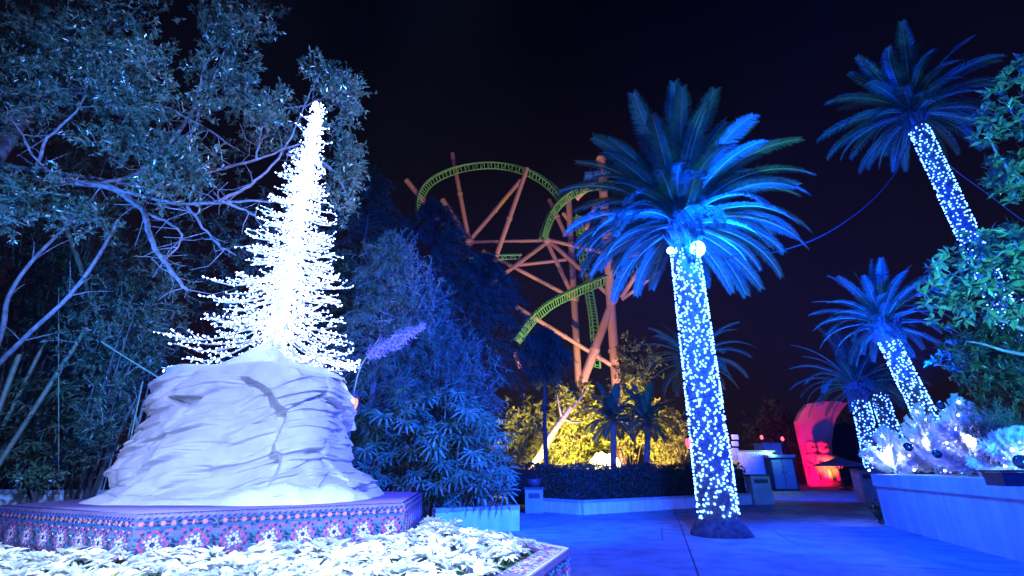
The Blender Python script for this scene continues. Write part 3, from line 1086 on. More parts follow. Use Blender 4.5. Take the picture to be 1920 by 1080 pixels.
# ================================================================== PALMS
def frond_mesh(name, L, e0, droop, lw, n, seed, m=None, wleaf=.032, twist=0.0):
    rr = np.random.default_rng(seed)
    K = 14
    s = np.linspace(0, 1, K)
    ang = R(e0) - R(droop) * s ** 1.4
    pts = np.zeros((K, 3))
    for i in range(1, K):
        a = (ang[i] + ang[i - 1]) / 2
        pts[i] = pts[i - 1] + np.array([math.cos(a), 0, math.sin(a)]) * L / (K - 1)
    sidebend = rr.uniform(-.10, .10)
    pts[:, 1] += sidebend * L * s ** 2
    g_ = Geo()
    tube(g_, pts, [.035 * (1 - .85 * t) * (L / 3.5) + .004 for t in s], 5, 1)
    u = np.linspace(.10, .995, n)
    for sd in (-1, 1):
        us = u + rr.uniform(-.004, .004, n)
        q = np.clip(us, 0, .9999) * (K - 1)
        i = q.astype(int)
        f = (q - i)[:, None]
        pos = pts[i] * (1 - f) + pts[i + 1] * f
        tan = unit(pts[i + 1] - pts[i])
        side = np.tile(np.array([0, 1.0, 0]), (n, 1)) * sd
        nrm = np.cross(tan, side) * sd * -1
        nrm = np.where(nrm[:, 2:3] < 0, nrm, nrm)
        nrm = unit(np.cross(side, tan) * sd * -1) if False else unit(np.stack([-tan[:, 2], np.zeros(n), tan[:, 0]], -1))
        ll = lw * np.clip(np.minimum((us + .02) / .18, 1.0), .35, 1) * (1 - .60 * np.clip((us - .6) / .4, 0, 1) ** 2) * rr.uniform(.86, 1.08, n)
        fw = .45 + .65 * us
        d1 = unit(tan * fw[:, None] + side * 1.0 + nrm * (.30 + rr.uniform(-.12, .12, n))[:, None])
        d2 = unit(d1 + nrm * -.42 + np.array([0, 0, -.22]))
        mid = pos + d1 * (ll * .5)[:, None]
        tip = mid + d2 * (ll * .5)[:, None]
        wv = unit(np.cross(d1, nrm)) * wleaf / 2 * (L / 3.5) ** .5
        V_ = np.stack([pos - wv * .5, pos + wv * .5, mid + wv, mid - wv, tip], 1).reshape(-1, 3)
        k = np.arange(n)[:, None] * 5
        g_.add(V_, k + np.array([[0, 1, 2, 3]]), 0)
        g_.add(V_, k + np.array([[3, 2, 4]]), 0)
    return g_.mesh(name, [m or M['frond'], M['rachis']])


FROND_CLASSES = [(86, 18), (72, 34), (58, 48), (44, 62), (30, 74), (15, 76), (0, 68), (-14, 56), (-28, 44)]


def frond_set(L, lw, n, seed, wleaf=.032):
    return [[frond_mesh('frond', L, e, d, lw, n, seed + 10 * i + k, None, wleaf) for k in range(2)] for i, (e, d) in enumerate(FROND_CLASSES)]


FS_BIG = frond_set(3.5, .50, 120, 100, .036)
FS_MID = frond_set(3.2, .46, 46, 300, .05)
FS_SMALL = frond_set(1.5, .34, 36, 500, .075)


def palm(name, base, top, r0, r1, fs, n, label, group=None, weights=None, scale=1.0, seed=0, root=False, start_az=0.0):
    rr = random.Random(seed)
    base, top = Vector(base), Vector(top)
    t = thing(name, label, 'palm tree', base, group)
    g_ = Geo()
    H = (top - base).length
    nz, na = max(20, int(H / .05)), 36
    zs = np.linspace(0, 1, nz)
    aa = np.arange(na) * 2 * PI / na
    A_, Z_ = np.meshgrid(aa, zs)
    rad = r0 + (r1 - r0) * Z_
    zz = Z_ * H
    rad = rad + .022 * np.abs(np.sin(A_ * 4 + zz * 9)) * np.abs(np.sin(-A_ * 4 + zz * 9)) * (r0 / .35)
    C = np.array(base)[None, None] + (np.array(top - base)[None, None]) * Z_[..., None]
    P_ = np.stack([C[..., 0] + rad * np.cos(A_), C[..., 1] + rad * np.sin(A_), C[..., 2]], -1)
    idx_ = np.arange(na * nz).reshape(nz, na)
    n_ = np.roll(idx_, -1, 1)
    g_.add(P_, np.stack([idx_[:-1], n_[:-1], n_[1:], idx_[1:]], -1).reshape(-1, 4), 0, False)
    g_.build('trunk', M['palm_bark'], t)
    # the ball of old leaf bases under the crown
    g_ = Geo()
    cc = top - base
    br = r1 * 1.55
    uvsphere(g_, top + Vector((0, 0, br * .7)), br, 18, 12, 0, 1.25)
    for k in range(46):
        a = k * 2.39996
        zf = k / 46
        p_ = top + Vector((math.cos(a) * br * (.62 + .4 * zf), math.sin(a) * br * (.62 + .4 * zf), br * (-.35 + 1.6 * zf)))
        q_ = p_ + Vector((math.cos(a) * .75, math.sin(a) * .75, .9)).normalized() * br * .6
        tube(g_, [p_ - (q_ - p_) * .3, q_], [br * .16, br * .05], 4, cap=False)
    g_.build('crown_base', M['palm_bark'], t)
    if root:
        g_ = Geo()
        NA, NR = 40, 8
        prof = [(.62, -.01), (.60, .06), (.55, .14), (.50, .22), (.46, .29), (.42, .33), (.38, .34), (.30, .34)]
        V_ = []
        for r_, z_ in prof:
            for k in range(NA):
                a = 2 * PI * k / NA
                jit = 1 + .10 * float(vnoise(np.array([math.cos(a) * 2, math.sin(a) * 2, z_ * 3]), 1.7, 8))
                V_.append((base.x + r_ * jit * math.cos(a) * .95, base.y + r_ * jit * math.sin(a) * .95, base.z + z_ + .02 * math.sin(a * 5)))
        g_.add(V_, [(j * NA + k, j * NA + (k + 1) % NA, (j + 1) * NA + (k + 1) % NA, (j + 1) * NA + k) for j in range(len(prof) - 1) for k in range(NA)], 0, True)
        g_.build('root_flare', M['root'], t)
    weights = weights or [6, 9, 12, 12, 13, 13, 11, 9, 6]
    tot = sum(weights)
    cl = []
    for i, w_ in enumerate(weights):
        cl += [i] * max(1, round(w_ * n / tot))
    for k, c in enumerate(cl):
        az = start_az + k * 2.39996 + rr.uniform(-.2, .2)
        s_ = scale * rr.uniform(.84, 1.06) * (1, 1, 1, 1, 1, .98, .92, .82, .72)[c]
        lift = br * (2.0 - .15 * c)
        o = obj('frond', fs[c][k % 2], t, cc + Vector((math.cos(az) * br * .35, math.sin(az) * br * .35, lift)),
                (rr.uniform(-.22, .22), rr.uniform(-.10, .10), az))
        o.scale = (s_, s_, s_)
    return t


def light_string(name, base, top, r0, r1, f0, f1, n, br, label, group, keep=0, m='bulb_palm', ico=True, seed=1):
    rr = random.Random(seed)
    base, top = Vector(base), Vector(top)
    t = thing(name, label, 'string lights', base.lerp(top, f0), group)
    pts = []
    H = (top - base).length
    turns = 16 * H / 5
    wire = []
    ns = 15
    ph = [rr.uniform(0, 6.28) for _ in range(ns * 3)]
    for k in range(n):                      # wandering strands, bulbs bunched along them
        q = k % ns
        v = (k // ns + rr.random() * .8) / (n / ns)
        f = f0 + (f1 - f0) * v
        zz = f * H
        a = 2 * PI * q / ns + zz * .55 + .22 * math.sin(zz * 7 + ph[q]) + .14 * math.sin(zz * 17 + ph[q + ns]) + rr.uniform(-.16, .16)
        r_ = r0 + (r1 - r0) * f + .03
        c = base.lerp(top, f)
        pts.append((c.x + r_ * math.cos(a), c.y + r_ * math.sin(a), c.z + .06 * math.sin(a * 3 + ph[q + 2 * ns]) + rr.uniform(-.03, .03)))
    for k in range(int(turns * 14)):
        f = f0 + (f1 - f0) * k / (turns * 14)
        a = f * turns * 2 * PI
        r_ = r0 + (r1 - r0) * f + .018 + .006 * math.sin(k * 1.7)
        c = base.lerp(top, f)
        wire.append((c.x + r_ * math.cos(a), c.y + r_ * math.sin(a), c.z + .02 * math.sin(k * .9)))
    g_ = Geo()
    tube(g_, wire, .005, 4, cap=False)
    g_.build('wire', M['wire'], t)
    pts.sort(key=lambda p: p[0] ** 2 + p[1] ** 2 + (p[2] - CAM_H) ** 2)
    if keep:
        gb = Geo(); bulbs(gb, [(0, 0, 0)], br, True)
        me = gb.mesh('bulb', M[m])
        for p in pts[:keep]:
            obj('bulb', me, t, Vector(p) - t.location)
    g_ = Geo()
    bulbs(g_, pts[keep:], br, ico)
    stuff(g_.build('bulbs', M[m], t))
    return t


MB, MT = Vector((4.25, 10.8, 0)), Vector((4.33, 10.8, 6.55))
palm('date_palm', MB, MT, .375, .31, FS_BIG, 100, 'tall palm on the open plaza with two floodlights under its crown', None, [4, 8, 12, 15, 16, 16, 13, 8, 4], .86, 11, True, .4)
light_string('string_lights', MB, MT, .375, .31, .055, .975, 1650, .0225, 'blue white lights wound round the trunk of the plaza palm', 'lights wound round palm trunks', 300, seed=3)


def floodlight(p, aim, label, sc_=1.0):
    p, aim = Vector(p), Vector(aim)
    t = thing('floodlight', label, 'floodlight', p, 'floodlights strapped to the plaza palm')
    q = (aim - p).to_track_quat('-Y', 'Z')
    g_ = Geo()
    w_, h_, d_ = .13 * sc_, .10 * sc_, .06 * sc_
    box(g_, (-w_, -d_, -h_), (w_, d_, h_))
    for k in range(5):
        box(g_, (-w_ * .85, d_, -h_ * .8 + k * h_ * .4 - .006), (w_ * .85, d_ * 1.6, -h_ * .8 + k * h_ * .4 + .006))
    o = obj('housing', g_.mesh('housing', M['black_metal']), t); o.rotation_euler = q.to_euler()
    g_ = Geo()
    NL = 20
    for q0, q1, y0, y1 in ((1.0, .8, 0, .35), (.8, .45, .35, .6), (.45, .02, .6, .7)):
        Vr = []
        for rr_, yy_ in ((q0, y0), (q1, y1)):
            Vr += [(rr_ * w_ * 1.05 * math.cos(2 * PI * k / NL), -d_ - .004 - yy_ * w_ * .6, rr_ * w_ * 1.05 * math.sin(2 * PI * k / NL)) for k in range(NL)]
        g_.add(Vr, [(k, (k + 1) % NL, NL + (k + 1) % NL, NL + k) for k in range(NL)], 0, True)
    o = obj('lens', g_.mesh('lens', M['lens']), t); o.rotation_euler = q.to_euler()
    g_ = Geo()
    tube(g_, [(-w_ - .012, 0, 0), (-w_ - .012, .1, -.0), (0, .19, 0), (w_ + .012, .1, 0), (w_ + .012, 0, 0)], .012, 6)
    o = obj('bracket', g_.mesh('bracket', M['black_metal']), t); o.rotation_euler = q.to_euler()
    return t


floodlight(W(1305, 467, 10.22), (4.0, 0.0, 2.0), 'larger brighter floodlight on the right of the plaza palm trunk', 1.35)
floodlight(W(1257, 470, 10.35), (1.0, 2.0, 3.0), 'smaller floodlight on the left of the plaza palm trunk', .6)

# palms on the right
b2, t2 = W(1853, 520, 13.5), W(1718, 232, 13.5)
d2 = (t2 - b2) / (t2.z - b2.z)
pb2 = b2 - d2 * b2.z
palm('date_palm', pb2, t2, .26, .25, FS_MID, 60, 'very tall dim palm leaning above the right planter, its crown highest of all', None, [7, 8, 10, 12, 13, 14, 14, 12, 9], .86, 21)
light_string('string_lights', pb2, t2, .26, .25, .36, .985, 900, .022, 'lights wound round the tallest palm trunk at the upper right', 'lights wound round palm trunks', seed=5)
b3, t3 = W(1745, 800, 15.5), W(1664, 636, 15.5)
d3 = (t3 - b3) / (t3.z - b3.z)
pb3 = b3 - d3 * b3.z
palm('date_palm', pb3, t3, .29, .27, FS_MID, 52, 'middle height blue palm rising behind the white tinsel trees', None, [8, 10, 12, 12, 13, 12, 10, 8, 8], .66, 22)
light_string('string_lights', pb3, t3, .29, .27, .22, .99, 760, .023, 'lights wound round the trunk behind the white tinsel trees', 'lights wound round palm trunks', seed=6)
for (x0, y0, x1, y1, Yd, lab, lab2, f0, nf) in ((1630, 830, 1612, 748, 23, 'low palm with brownish frond tips beside the red arch', 'lights on the short trunk nearest the red arch', .3, 44),
                                  (1668, 800, 1646, 735, 24, 'low dim palm between the arch palm and the middle palm', 'lights on the short trunk just right of the arch palm', .3, 20)):
    b_, t_ = W(x0, y0, Yd), W(x1, y1, Yd)
    d_ = (t_ - b_) / (t_.z - b_.z)
    pb_ = b_ - d_ * b_.z
    palm('date_palm', pb_, t_, .36, .33, FS_MID, nf, lab, None, [8, 10, 12, 12, 13, 12, 10, 6, 3], .92 if nf > 30 else .5, 23 + nf)
    light_string('string_lights', pb_, t_, .36, .33, f0, .99, 300, .030, lab2, 'lights wound round palm trunks', seed=nf)
# the blue blurred palm behind the plaza palm
pt = W(1303, 700, 21)
palm('date_palm', (pt.x, pt.y, 0), pt, .30, .28, FS_MID, 40, 'dim blue palm directly behind the lit plaza trunk', None, [3, 5, 9, 14, 16, 16, 12, 9, 3], .82, 31)
# two small dark palms behind the hedge
for px, py0, py1, Yd, lab, s in ((1146, 885, 798, 21.5, 'small dark palm silhouetted in the yellow garden, the left one of two', .95), (1205, 885, 800, 21, 'small dark palm silhouetted in the yellow garden, the right one of two', .9)):
    b_, t_ = W(px, py0, Yd), W(px + (4 if px < 1180 else 10), py1, Yd)
    palm('garden_palm', (b_.x, b_.y, 0), t_, .13, .12, FS_SMALL, 34, lab, None, None, s * 1.2, px)

# ================================================================== CABLES strung between the palms
def cable(pts, r, label):
    g_ = Geo()
    tube(g_, curve(pts, 10), r, 6)
    return tag(g_.build('cable', M['cable']), label, 'cable', 'cables strung between the palms')


cable([W(1320, 478, 10.6), W(1390, 480, 11.1), W(1470, 468, 11.6), W(1550, 437, 12.1), W(1630, 380, 12.7), W(1680, 320, 13.1), W(1708, 255, 13.4)], .018, 'long sagging cable from the plaza palm up to the tallest palm')
cable([W(1740, 270, 13.5), W(1790, 318, 13.3), W(1850, 362, 13), W(1925, 418, 12.5), W(2000, 460, 12.2)], .016, 'short cable running off to the right from the tallest palm')


# ================================================================== FOLIAGE BUILDERS
def in_px(poly, n):
    """n random photograph points inside a polygon"""
    xs, ys = [p[0] for p in poly], [p[1] for p in poly]
    out = []
    while len(out) < n:
        x, y = random.uniform(min(xs), max(xs)), random.uniform(min(ys), max(ys))
        if in_poly(x, y, poly):
            out.append((x, y))
    return out


def sprays(g, base, d, L, n_leaf, ll, lw, mi_leaf=0, mi_twig=1, spread=.9, droop=.1):
    """twigs carrying leaves; base, d arrays over twigs"""
    N = len(base)
    L = np.broadcast_to(np.asarray(L, float), (N,))
    d = unit(d)
    bend = unit(d + rnd_dirs(N) * .25 + np.array([0, 0, -droop]))
    mid = base + d * (L * .5)[:, None]
    tip = mid + bend * (L * .5)[:, None]
    # twig: two crossed slivers
    for a, b, w_ in ((base, mid, .006), (mid, tip, .004)):
        dd = unit(b - a)
        s_ = unit(np.cross(dd, rnd_dirs(N)))
        s2 = np.cross(dd, s_)
        for ss in (s_, s2):
            V_ = np.stack([a - ss * w_, a + ss * w_, b + ss * w_ * .6, b - ss * w_ * .6], 1).reshape(-1, 3)
            g.add(V_, np.arange(N)[:, None] * 4 + np.array([[0, 1, 2, 3]]), mi_twig)
    u = rng.uniform(.15, 1.0, (N, n_leaf))
    uu = u[..., None]
    pos = np.where(uu < .5, base[:, None] + (mid - base)[:, None] * uu * 2, mid[:, None] + (tip - mid)[:, None] * (uu - .5) * 2)
    dirv = unit(d[:, None] * .8 + unit(rng.normal(size=(N, n_leaf, 3))) * spread)
    pos, dirv = pos.reshape(-1, 3), dirv.reshape(-1, 3)
    up = unit(rnd_dirs(len(pos)) * .8 + np.array([0, 0, 1.0]))
    leaves(g, pos, dirv, up, ll * rng.uniform(.65, 1.2, len(pos)), lw * rng.uniform(.7, 1.2, len(pos)), mi_leaf)


def limb(g, px_pts, r0, r1, mi=0, seg=7, k=5, jit=.02):
    pts = [W(x, y, Yd) for x, y, Yd in px_pts]
    c = curve(pts, k)
    c = [p + Vector((random.uniform(-jit, jit), random.uniform(-jit, jit), random.uniform(-jit, jit))) for p in c]
    n = len(c)
    tube(g, c, [r0 + (r1 - r0) * i / (n - 1) for i in range(n)], seg, mi)
    return c


# ------------------------------------------------------------------ the oak on the left
oak = thing('oak_tree', 'spreading grey branched oak with small leaves over the rock, upper left', 'tree', (-12.5, 9.4, 0))
g = Geo()
tube(g, curve([(-12.5, 9.4, 0), (-12.5, 9.4, 2.0), (-12.4, 9.3, 4.0), (-12.2, 9.2, 6.5), (-11.8, 9.2, 9.0), (-11.2, 9.2, 11.5)], 5), [.34 - .008 * i for i in range(26)], 12)
g.build('trunk', M['oak_bark'], oak)
LIMBS = [
    [(-180, 330, 8.8), (-60, 325, 8.6), (60, 338, 8.4), (185, 345, 8.2), (235, 368, 8.1), (268, 395, 8.0), (280, 440, 7.9), (300, 480, 7.8), (330, 520, 7.7), (350, 545, 7.7)],
    [(100, 340, 8.3), (190, 350, 8.0), (330, 380, 7.7), (430, 378, 7.5), (525, 376, 7.4)],
    [(-40, 300, 8.8), (140, 330, 8.4), (300, 350, 8.2), (400, 320, 8.1), (480, 300, 8.0), (560, 270, 7.9)],
    [(340, 378, 7.7), (370, 410, 7.6), (400, 450, 7.6), (440, 480, 7.5)],
    [(280, 400, 8.0), (340, 440, 7.9), (300, 500, 7.9)],
    [(-80, 200, 9.2), (60, 170, 9.0), (200, 180, 8.8), (280, 195, 8.6), (340, 215, 8.4), (430, 270, 8.3)],
    [(190, 346, 8.15), (270, 318, 8.4), (340, 240, 8.6), (370, 180, 8.7), (385, 120, 8.7), (420, 70, 8.8), (450, 10, 8.9)],
    [(290, 352, 8.2), (330, 320, 8.4), (360, 250, 8.5), (400, 150, 8.5), (440, 60, 8.6), (500, -20, 8.7)],
    [(480, 300, 8.0), (490, 240, 7.9), (486, 200, 7.9)],
    [(400, 379, 7.6), (450, 360, 7.8), (490, 330, 8.0), (540, 270, 8.0), (570, 200, 8.1), (600, 140, 8.2)],
    [(540, 290, 8.0), (600, 300, 8.1), (640, 340, 8.2), (655, 390, 8.2)],
    [(-60, 60, 9.2), (60, 70, 9.0), (180, 60, 8.9), (300, 40, 8.8)],
    [(120, 341, 8.3), (70, 300, 7.9), (40, 250, 7.8), (0, 180, 8.0)],
    [(60, 340, 8.2), (90, 260, 8.0), (150, 200, 7.9), (170, 120, 7.9)],
    [(570, 200, 8.1), (620, 180, 8.2), (660, 170, 8.2)],
    [(420, 378, 7.5), (470, 400, 7.5), (500, 430, 7.4)],
]
for i, lb in enumerate(LIMBS):
    g = Geo()
    r0 = (.085, .05, .055, .03, .03, .06, .045, .04, .022, .035, .03, .05, .025, .035, .02, .02)[i]
    c = limb(g, lb, r0, max(.010, r0 * .3))
    for k in range(len(c) // 2 + 2):               # bare side twigs
        p = random.choice(c[2:])
        dv = Vector((random.gauss(0, 1), random.gauss(0, .7), random.gauss(-.1, .8))).normalized()
        ln = random.uniform(.25, .8)
        q = p + dv * ln * .5 + Vector((0, 0, -.03))
        e = q + (dv + Vector((random.gauss(0, .4), random.gauss(0, .4), random.gauss(0, .4)))).normalized() * ln * .5
        tube(g, [p, q, e], [.011, .007, .004], 4, cap=False)
    g.build('branch', M['oak_bark'], oak)
# leaf masses follow the limbs; gaps between them show the dark behind
MASSES = [
    ([(-40, -30), (340, -30), (320, 30), (345, 90), (250, 150), (160, 230), (60, 300), (-40, 320)], 900, 7.6, 9.4),
    ([(180, 60), (350, 60), (345, 190), (300, 330), (200, 330), (120, 260)], 420, 7.4, 9.0),
    ([(350, -20), (520, -20), (540, 45), (500, 100), (440, 150), (370, 120)], 280, 8.2, 9.4),
    ([(340, 100), (500, 110), (480, 200), (350, 260)], 220, 8.0, 9.2),
    ([(270, 260), (390, 250), (420, 330), (360, 400), (250, 380)], 260, 7.3, 8.2),
    ([(470, 180), (520, 180), (530, 230), (470, 260)], 60, 7.6, 8.0),
    ([(540, 130), (600, 95), (690, 165), (670, 220), (610, 210)], 170, 8.1, 8.8),
    ([(600, 210), (670, 200), (690, 340), (650, 440), (610, 420)], 170, 8.1, 8.7),
    ([(400, 180), (560, 130), (590, 260), (520, 300), (420, 290)], 120, 8.4, 9.2),
    ([(-30, 300), (150, 330), (90, 420), (-30, 460)], 170, 7.6, 8.8),
    ([(90, 350), (240, 400), (220, 460), (90, 440)], 90, 8.2, 9.0),
]
g = Geo()
for poly, n, y0, y1 in MASSES:
    pts = in_px(poly, n)
    # gather into clumps
    cents = in_px(poly, max(4, n // 16))
    base = []
    for (x, y) in pts:
        cx_, cy_ = random.choice(cents)
        f = random.uniform(.15, .75)
        hsh = random.Random(int(cx_ * 7 + cy_)).uniform(y0, y1)
        base.append(tuple(W(x + (cx_ - x) * f, y + (cy_ - y) * f, hsh + random.uniform(-.3, .3))))
    base = np.array(base)
    d = unit(rnd_dirs(n) + np.array([.25, -.25, .35]))
    sprays(g, base, d, rng.uniform(.22, .42, n), 13, .112, .044)
g.build('crown', [M['oak_leaf'], M['twig']], oak)


# ------------------------------------------------------------------ feathery trees (fine hanging needles)
def feathery(name, label, top_px, Yd, half, n_pl, n_bl, m, bl=.15, bw=.011, base_z=0.0, group=None, lean=0.0, droop=1.0, seed=0, cat='tree', low=.18):
    rr = random.Random(seed)
    tp = W(top_px[0], top_px[1], Yd)
    b = Vector((tp.x - lean, tp.y, base_z))
    t = thing(name, label, cat, b, group)
    g_ = Geo()
    st_ = curve([b, b.lerp(tp, .4) + Vector((rr.uniform(-.2, .2), 0, 0)), b.lerp(tp, .8), tp], 6)
    tube(g_, st_, [max(.02, .13 * (1 - i / len(st_))) for i in range(len(st_))], 7)
    H = tp.z - base_z
    br_ = Geo()
    lf = Geo()
    for k in range(n_pl):
        f = low + (1 - low) * (k + rr.random()) / n_pl
        prof = min(1, (f - low + .12) / .3) * (1 - f ** 2.2) + .10
        ln = half * prof * rr.uniform(.6, 1.2)
        az = rr.uniform(0, 2 * PI)
        q = f * (len(st_) - 1)
        p0 = st_[int(q)].lerp(st_[min(len(st_) - 1, int(q) + 1)], q - int(q))
        d = Vector((math.cos(az), math.sin(az), rr.uniform(.25, .9)))
        d.normalize()
        K = 7
        pts = [p0]
        for i in range(K):
            d = (d + Vector((0, 0, -.18 * droop * (i + 1) / 3))).normalized()
            pts.append(pts[-1] + d * ln / K)
        tube(br_, pts, [.016 * (1 - .8 * i / K) for i in range(K + 1)], 4, cap=False)
        A_ = np.array([tuple(p) for p in pts])
        u = rng.uniform(.12, 1, n_bl) * (K - 1e-4)
        i = u.astype(int)
        fr_ = (u - i)[:, None]
        pos = A_[i] * (1 - fr_) + A_[i + 1] * fr_
        tan = unit(A_[i + 1] - A_[i])
        dv = unit(tan * .9 + rnd_dirs(n_bl) * .75 + np.array([0, 0, -.25]))
        off = rnd_dirs(n_bl) * .07
        leaves(lf, pos + off, dv, rnd_dirs(n_bl), bl * rng.uniform(.6, 1.3, n_bl), bw, 0, .1)
    g_.build('trunk', M['dark_bark'], t)
    br_.build('branches', M['dark_bark'], t)
    lf.build('crown', m, t)
    return t


feathery('feathery_tree', 'pale feathery bush tree with a pointed top right beside the lighted tree', (738, 440), 11.6, 1.5, 230, 130, M['needle'], .15, .012, seed=1)
feathery('feathery_tree', 'feathery tree with drooping tip in the middle of the grove', (800, 525), 12.6, 1.7, 230, 130, M['needle'], .15, .012, seed=2, lean=-.5, droop=1.5)
feathery('feathery_tree', 'low feathery bush above the fan palms', (862, 690), 13.4, 1.35, 170, 130, M['needle'], .15, .012, seed=3)
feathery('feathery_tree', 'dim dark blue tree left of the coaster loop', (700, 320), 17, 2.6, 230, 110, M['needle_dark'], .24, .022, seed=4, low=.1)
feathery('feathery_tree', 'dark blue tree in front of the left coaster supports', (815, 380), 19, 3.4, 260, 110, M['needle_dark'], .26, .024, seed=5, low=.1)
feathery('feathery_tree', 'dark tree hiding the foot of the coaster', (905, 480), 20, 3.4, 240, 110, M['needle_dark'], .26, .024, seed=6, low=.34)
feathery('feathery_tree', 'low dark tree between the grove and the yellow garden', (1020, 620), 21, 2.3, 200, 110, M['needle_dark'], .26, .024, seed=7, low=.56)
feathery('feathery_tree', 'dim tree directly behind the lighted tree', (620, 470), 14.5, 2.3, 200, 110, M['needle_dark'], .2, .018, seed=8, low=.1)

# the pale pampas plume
def pampas(label, p0, p1, Yd):
    a, b = W(*p0, Yd), W(*p1, Yd - .1)
    base = Vector((a.x - .4, a.y + .2, 0))
    t = thing('pampas_grass', label, 'plant', base)
    g_ = Geo()
    tube(g_, curve([base, base.lerp(a, .6) + Vector((-.1, 0, .2)), a, b], 6), .012, 5)
    g_.build('stem', M['bamboo'], t)
    n = 1500
    u = rng.random(n)
    A_, B_ = np.array(a), np.array(b)
    pos = A_ + (B_ - A_) * u[:, None] + rng.normal(size=(n, 3)) * (.055 * np.sin(PI * np.clip(u + .1, 0, 1)) + .02)[:, None]
    dv = unit((B_ - A_)[None] / np.linalg.norm(B_ - A_) + rnd_dirs(n) * .8 + np.array([0, 0, -.5]))
    g_ = Geo()
    leaves(g_, pos, dv, rnd_dirs(n), rng.uniform(.06, .13, n), .016)
    g_.build('plume', M['plume'], t)


pampas('pale lilac pampas plume slanting over the bushes right of the lighted tree', (690, 665), (790, 612), 9.6)


# ------------------------------------------------------------------ fan palms (lady palms)
def fan_mesh(seed, nb=9, L=.36, wd=.042):
    rr = random.Random(seed)
    g_ = Geo()
    pos, dv = [], []
    for k in range(nb):
        a = (k - (nb - 1) / 2) / (nb - 1) * R(210) + rr.uniform(-.06, .06)
        c, s_ = math.cos(a), math.sin(a)
        l_ = L * rr.uniform(.85, 1.1) * (1 - .12 * abs(a))
        d1 = Vector((c, s_, .15)).normalized()
        sd = Vector((-s_, c, 0)) * wd / 2
        p0, p1 = Vector((0, 0, 0)), d1 * l_ * .55
        p2 = p1 + (d1 + Vector((0, 0, -.55))).normalized() * l_ * .45
        up = Vector((0, 0, .008))
        V_ = [p0 - sd * .3, p0 + sd * .3, p1 + sd, p1 - sd, p2 + sd * .35, p2 - sd * .35, p0 + up * .3, p1 + up * 1.5]
        g_.add([tuple(v) for v in V_], [(0, 6, 7, 3), (6, 1, 2, 7)], 0)
        g_.add([tuple(v) for v in V_], [(3, 2, 4, 5)], 0)
    tube(g_, [(-.45, 0, -.12), (-.2, 0, -.03), (0, 0, 0)], .006, 4, cap=False)
    return g_.mesh('fan_leaf', M['fan_leaf'])


FAN = [fan_mesh(s) for s in range(4)]


def fan_bush(label, poly, y0, y1, n, sc_, group=None, seed=0):
    pts = in_px(poly, n)
    cxm = sum(p[0] for p in pts) / n
    b = W(cxm, max(p[1] for p in poly), (y0 + y1) / 2)
    t = thing('fan_palm', label, 'palm bush', (b.x, b.y, 0), group)
    g_ = Geo()
    zmax = max(W(x, y, y0).z for x, y in poly)
    for k in range(14):
        x, y = b.x + random.uniform(-1, 1), b.y + random.uniform(-.2, .6)
        tube(g_, [(x, y, 0), (x + random.uniform(-.1, .1), y, zmax * random.uniform(.5, .9))], .018, 5)
    g_.build('stems', M['bamboo'], t)
    for k, (x, y) in enumerate(pts):
        p = W(x, y, random.uniform(y0, y1))
        az = random.gauss(-PI / 2, .9)
        o = obj('leaf', FAN[k % 4], t, p - t.location, (random.uniform(-.4, .4), random.uniform(.15, 1.0), az))
        s = sc_ * random.uniform(.75, 1.2)
        o.scale = (s, s, s)
    return t


fan_bush('broad bush of fan leaves right of the rock, lower half of the grove', [(672, 780), (760, 725), (880, 735), (945, 830), (955, 930), (840, 948), (740, 940), (680, 900)], 10.7, 12.3, 250, 1.2)
fan_bush('fan leaf palm in the dark thicket left of the rock', [(-20, 720), (120, 690), (190, 760), (150, 880), (60, 905), (-20, 880)], 9.6, 11, 80, 1.1)
fan_bush('second fan leaf palm low beside the left edge of the rock', [(150, 620), (300, 560), (320, 650), (230, 760), (160, 780)], 10, 11.5, 60, 1.1)


# ------------------------------------------------------------------ leafy shrubs
def shrub(name, label, poly, y0, y1, n, ll, lw, m, n_leaf=12, cat='shrub', group=None, tl=(.2, .4), trunk=True, z0=0.0):
    pts = in_px(poly, n)
    cents = in_px(poly, max(3, n // 14))
    base = []
    for x, y in pts:
        cx_, cy_ = random.choice(cents)
        f = random.uniform(.1, .7)
        hsh = random.Random(int(cx_ * 13 + cy_ * 3)).uniform(y0, y1)
        base.append(tuple(W(x + (cx_ - x) * f, y + (cy_ - y) * f, hsh + random.uniform(-.06, .06) * (y1 - y0))))
    base = np.array(base)
    mx = base.mean(0)
    t = thing(name, label, cat, (mx[0], mx[1], z0), group)
    g_ = Geo()
    d = unit(rnd_dirs(n) + np.array([0, -.25, .4]))
    sprays(g_, base, d, rng.uniform(tl[0], tl[1], n), n_leaf, ll, lw)
    if trunk:
        tg = Geo()
        for k in range(7):
            p = Vector(base[random.randrange(n)])
            b_ = Vector((mx[0] + random.uniform(-.15, .15), mx[1] + random.uniform(-.1, .1), z0))
            mid_ = b_.lerp(p, .5) + Vector((0, 0, .12 * (p.z - z0)))
            tube(tg, curve([b_, mid_, p], 4), [.035 - .0028 * i for i in range(9)], 5)
        tg.build('trunk', M['dark_bark'], t)
    g_.build('crown', [m, M['twig']], t)
    return t


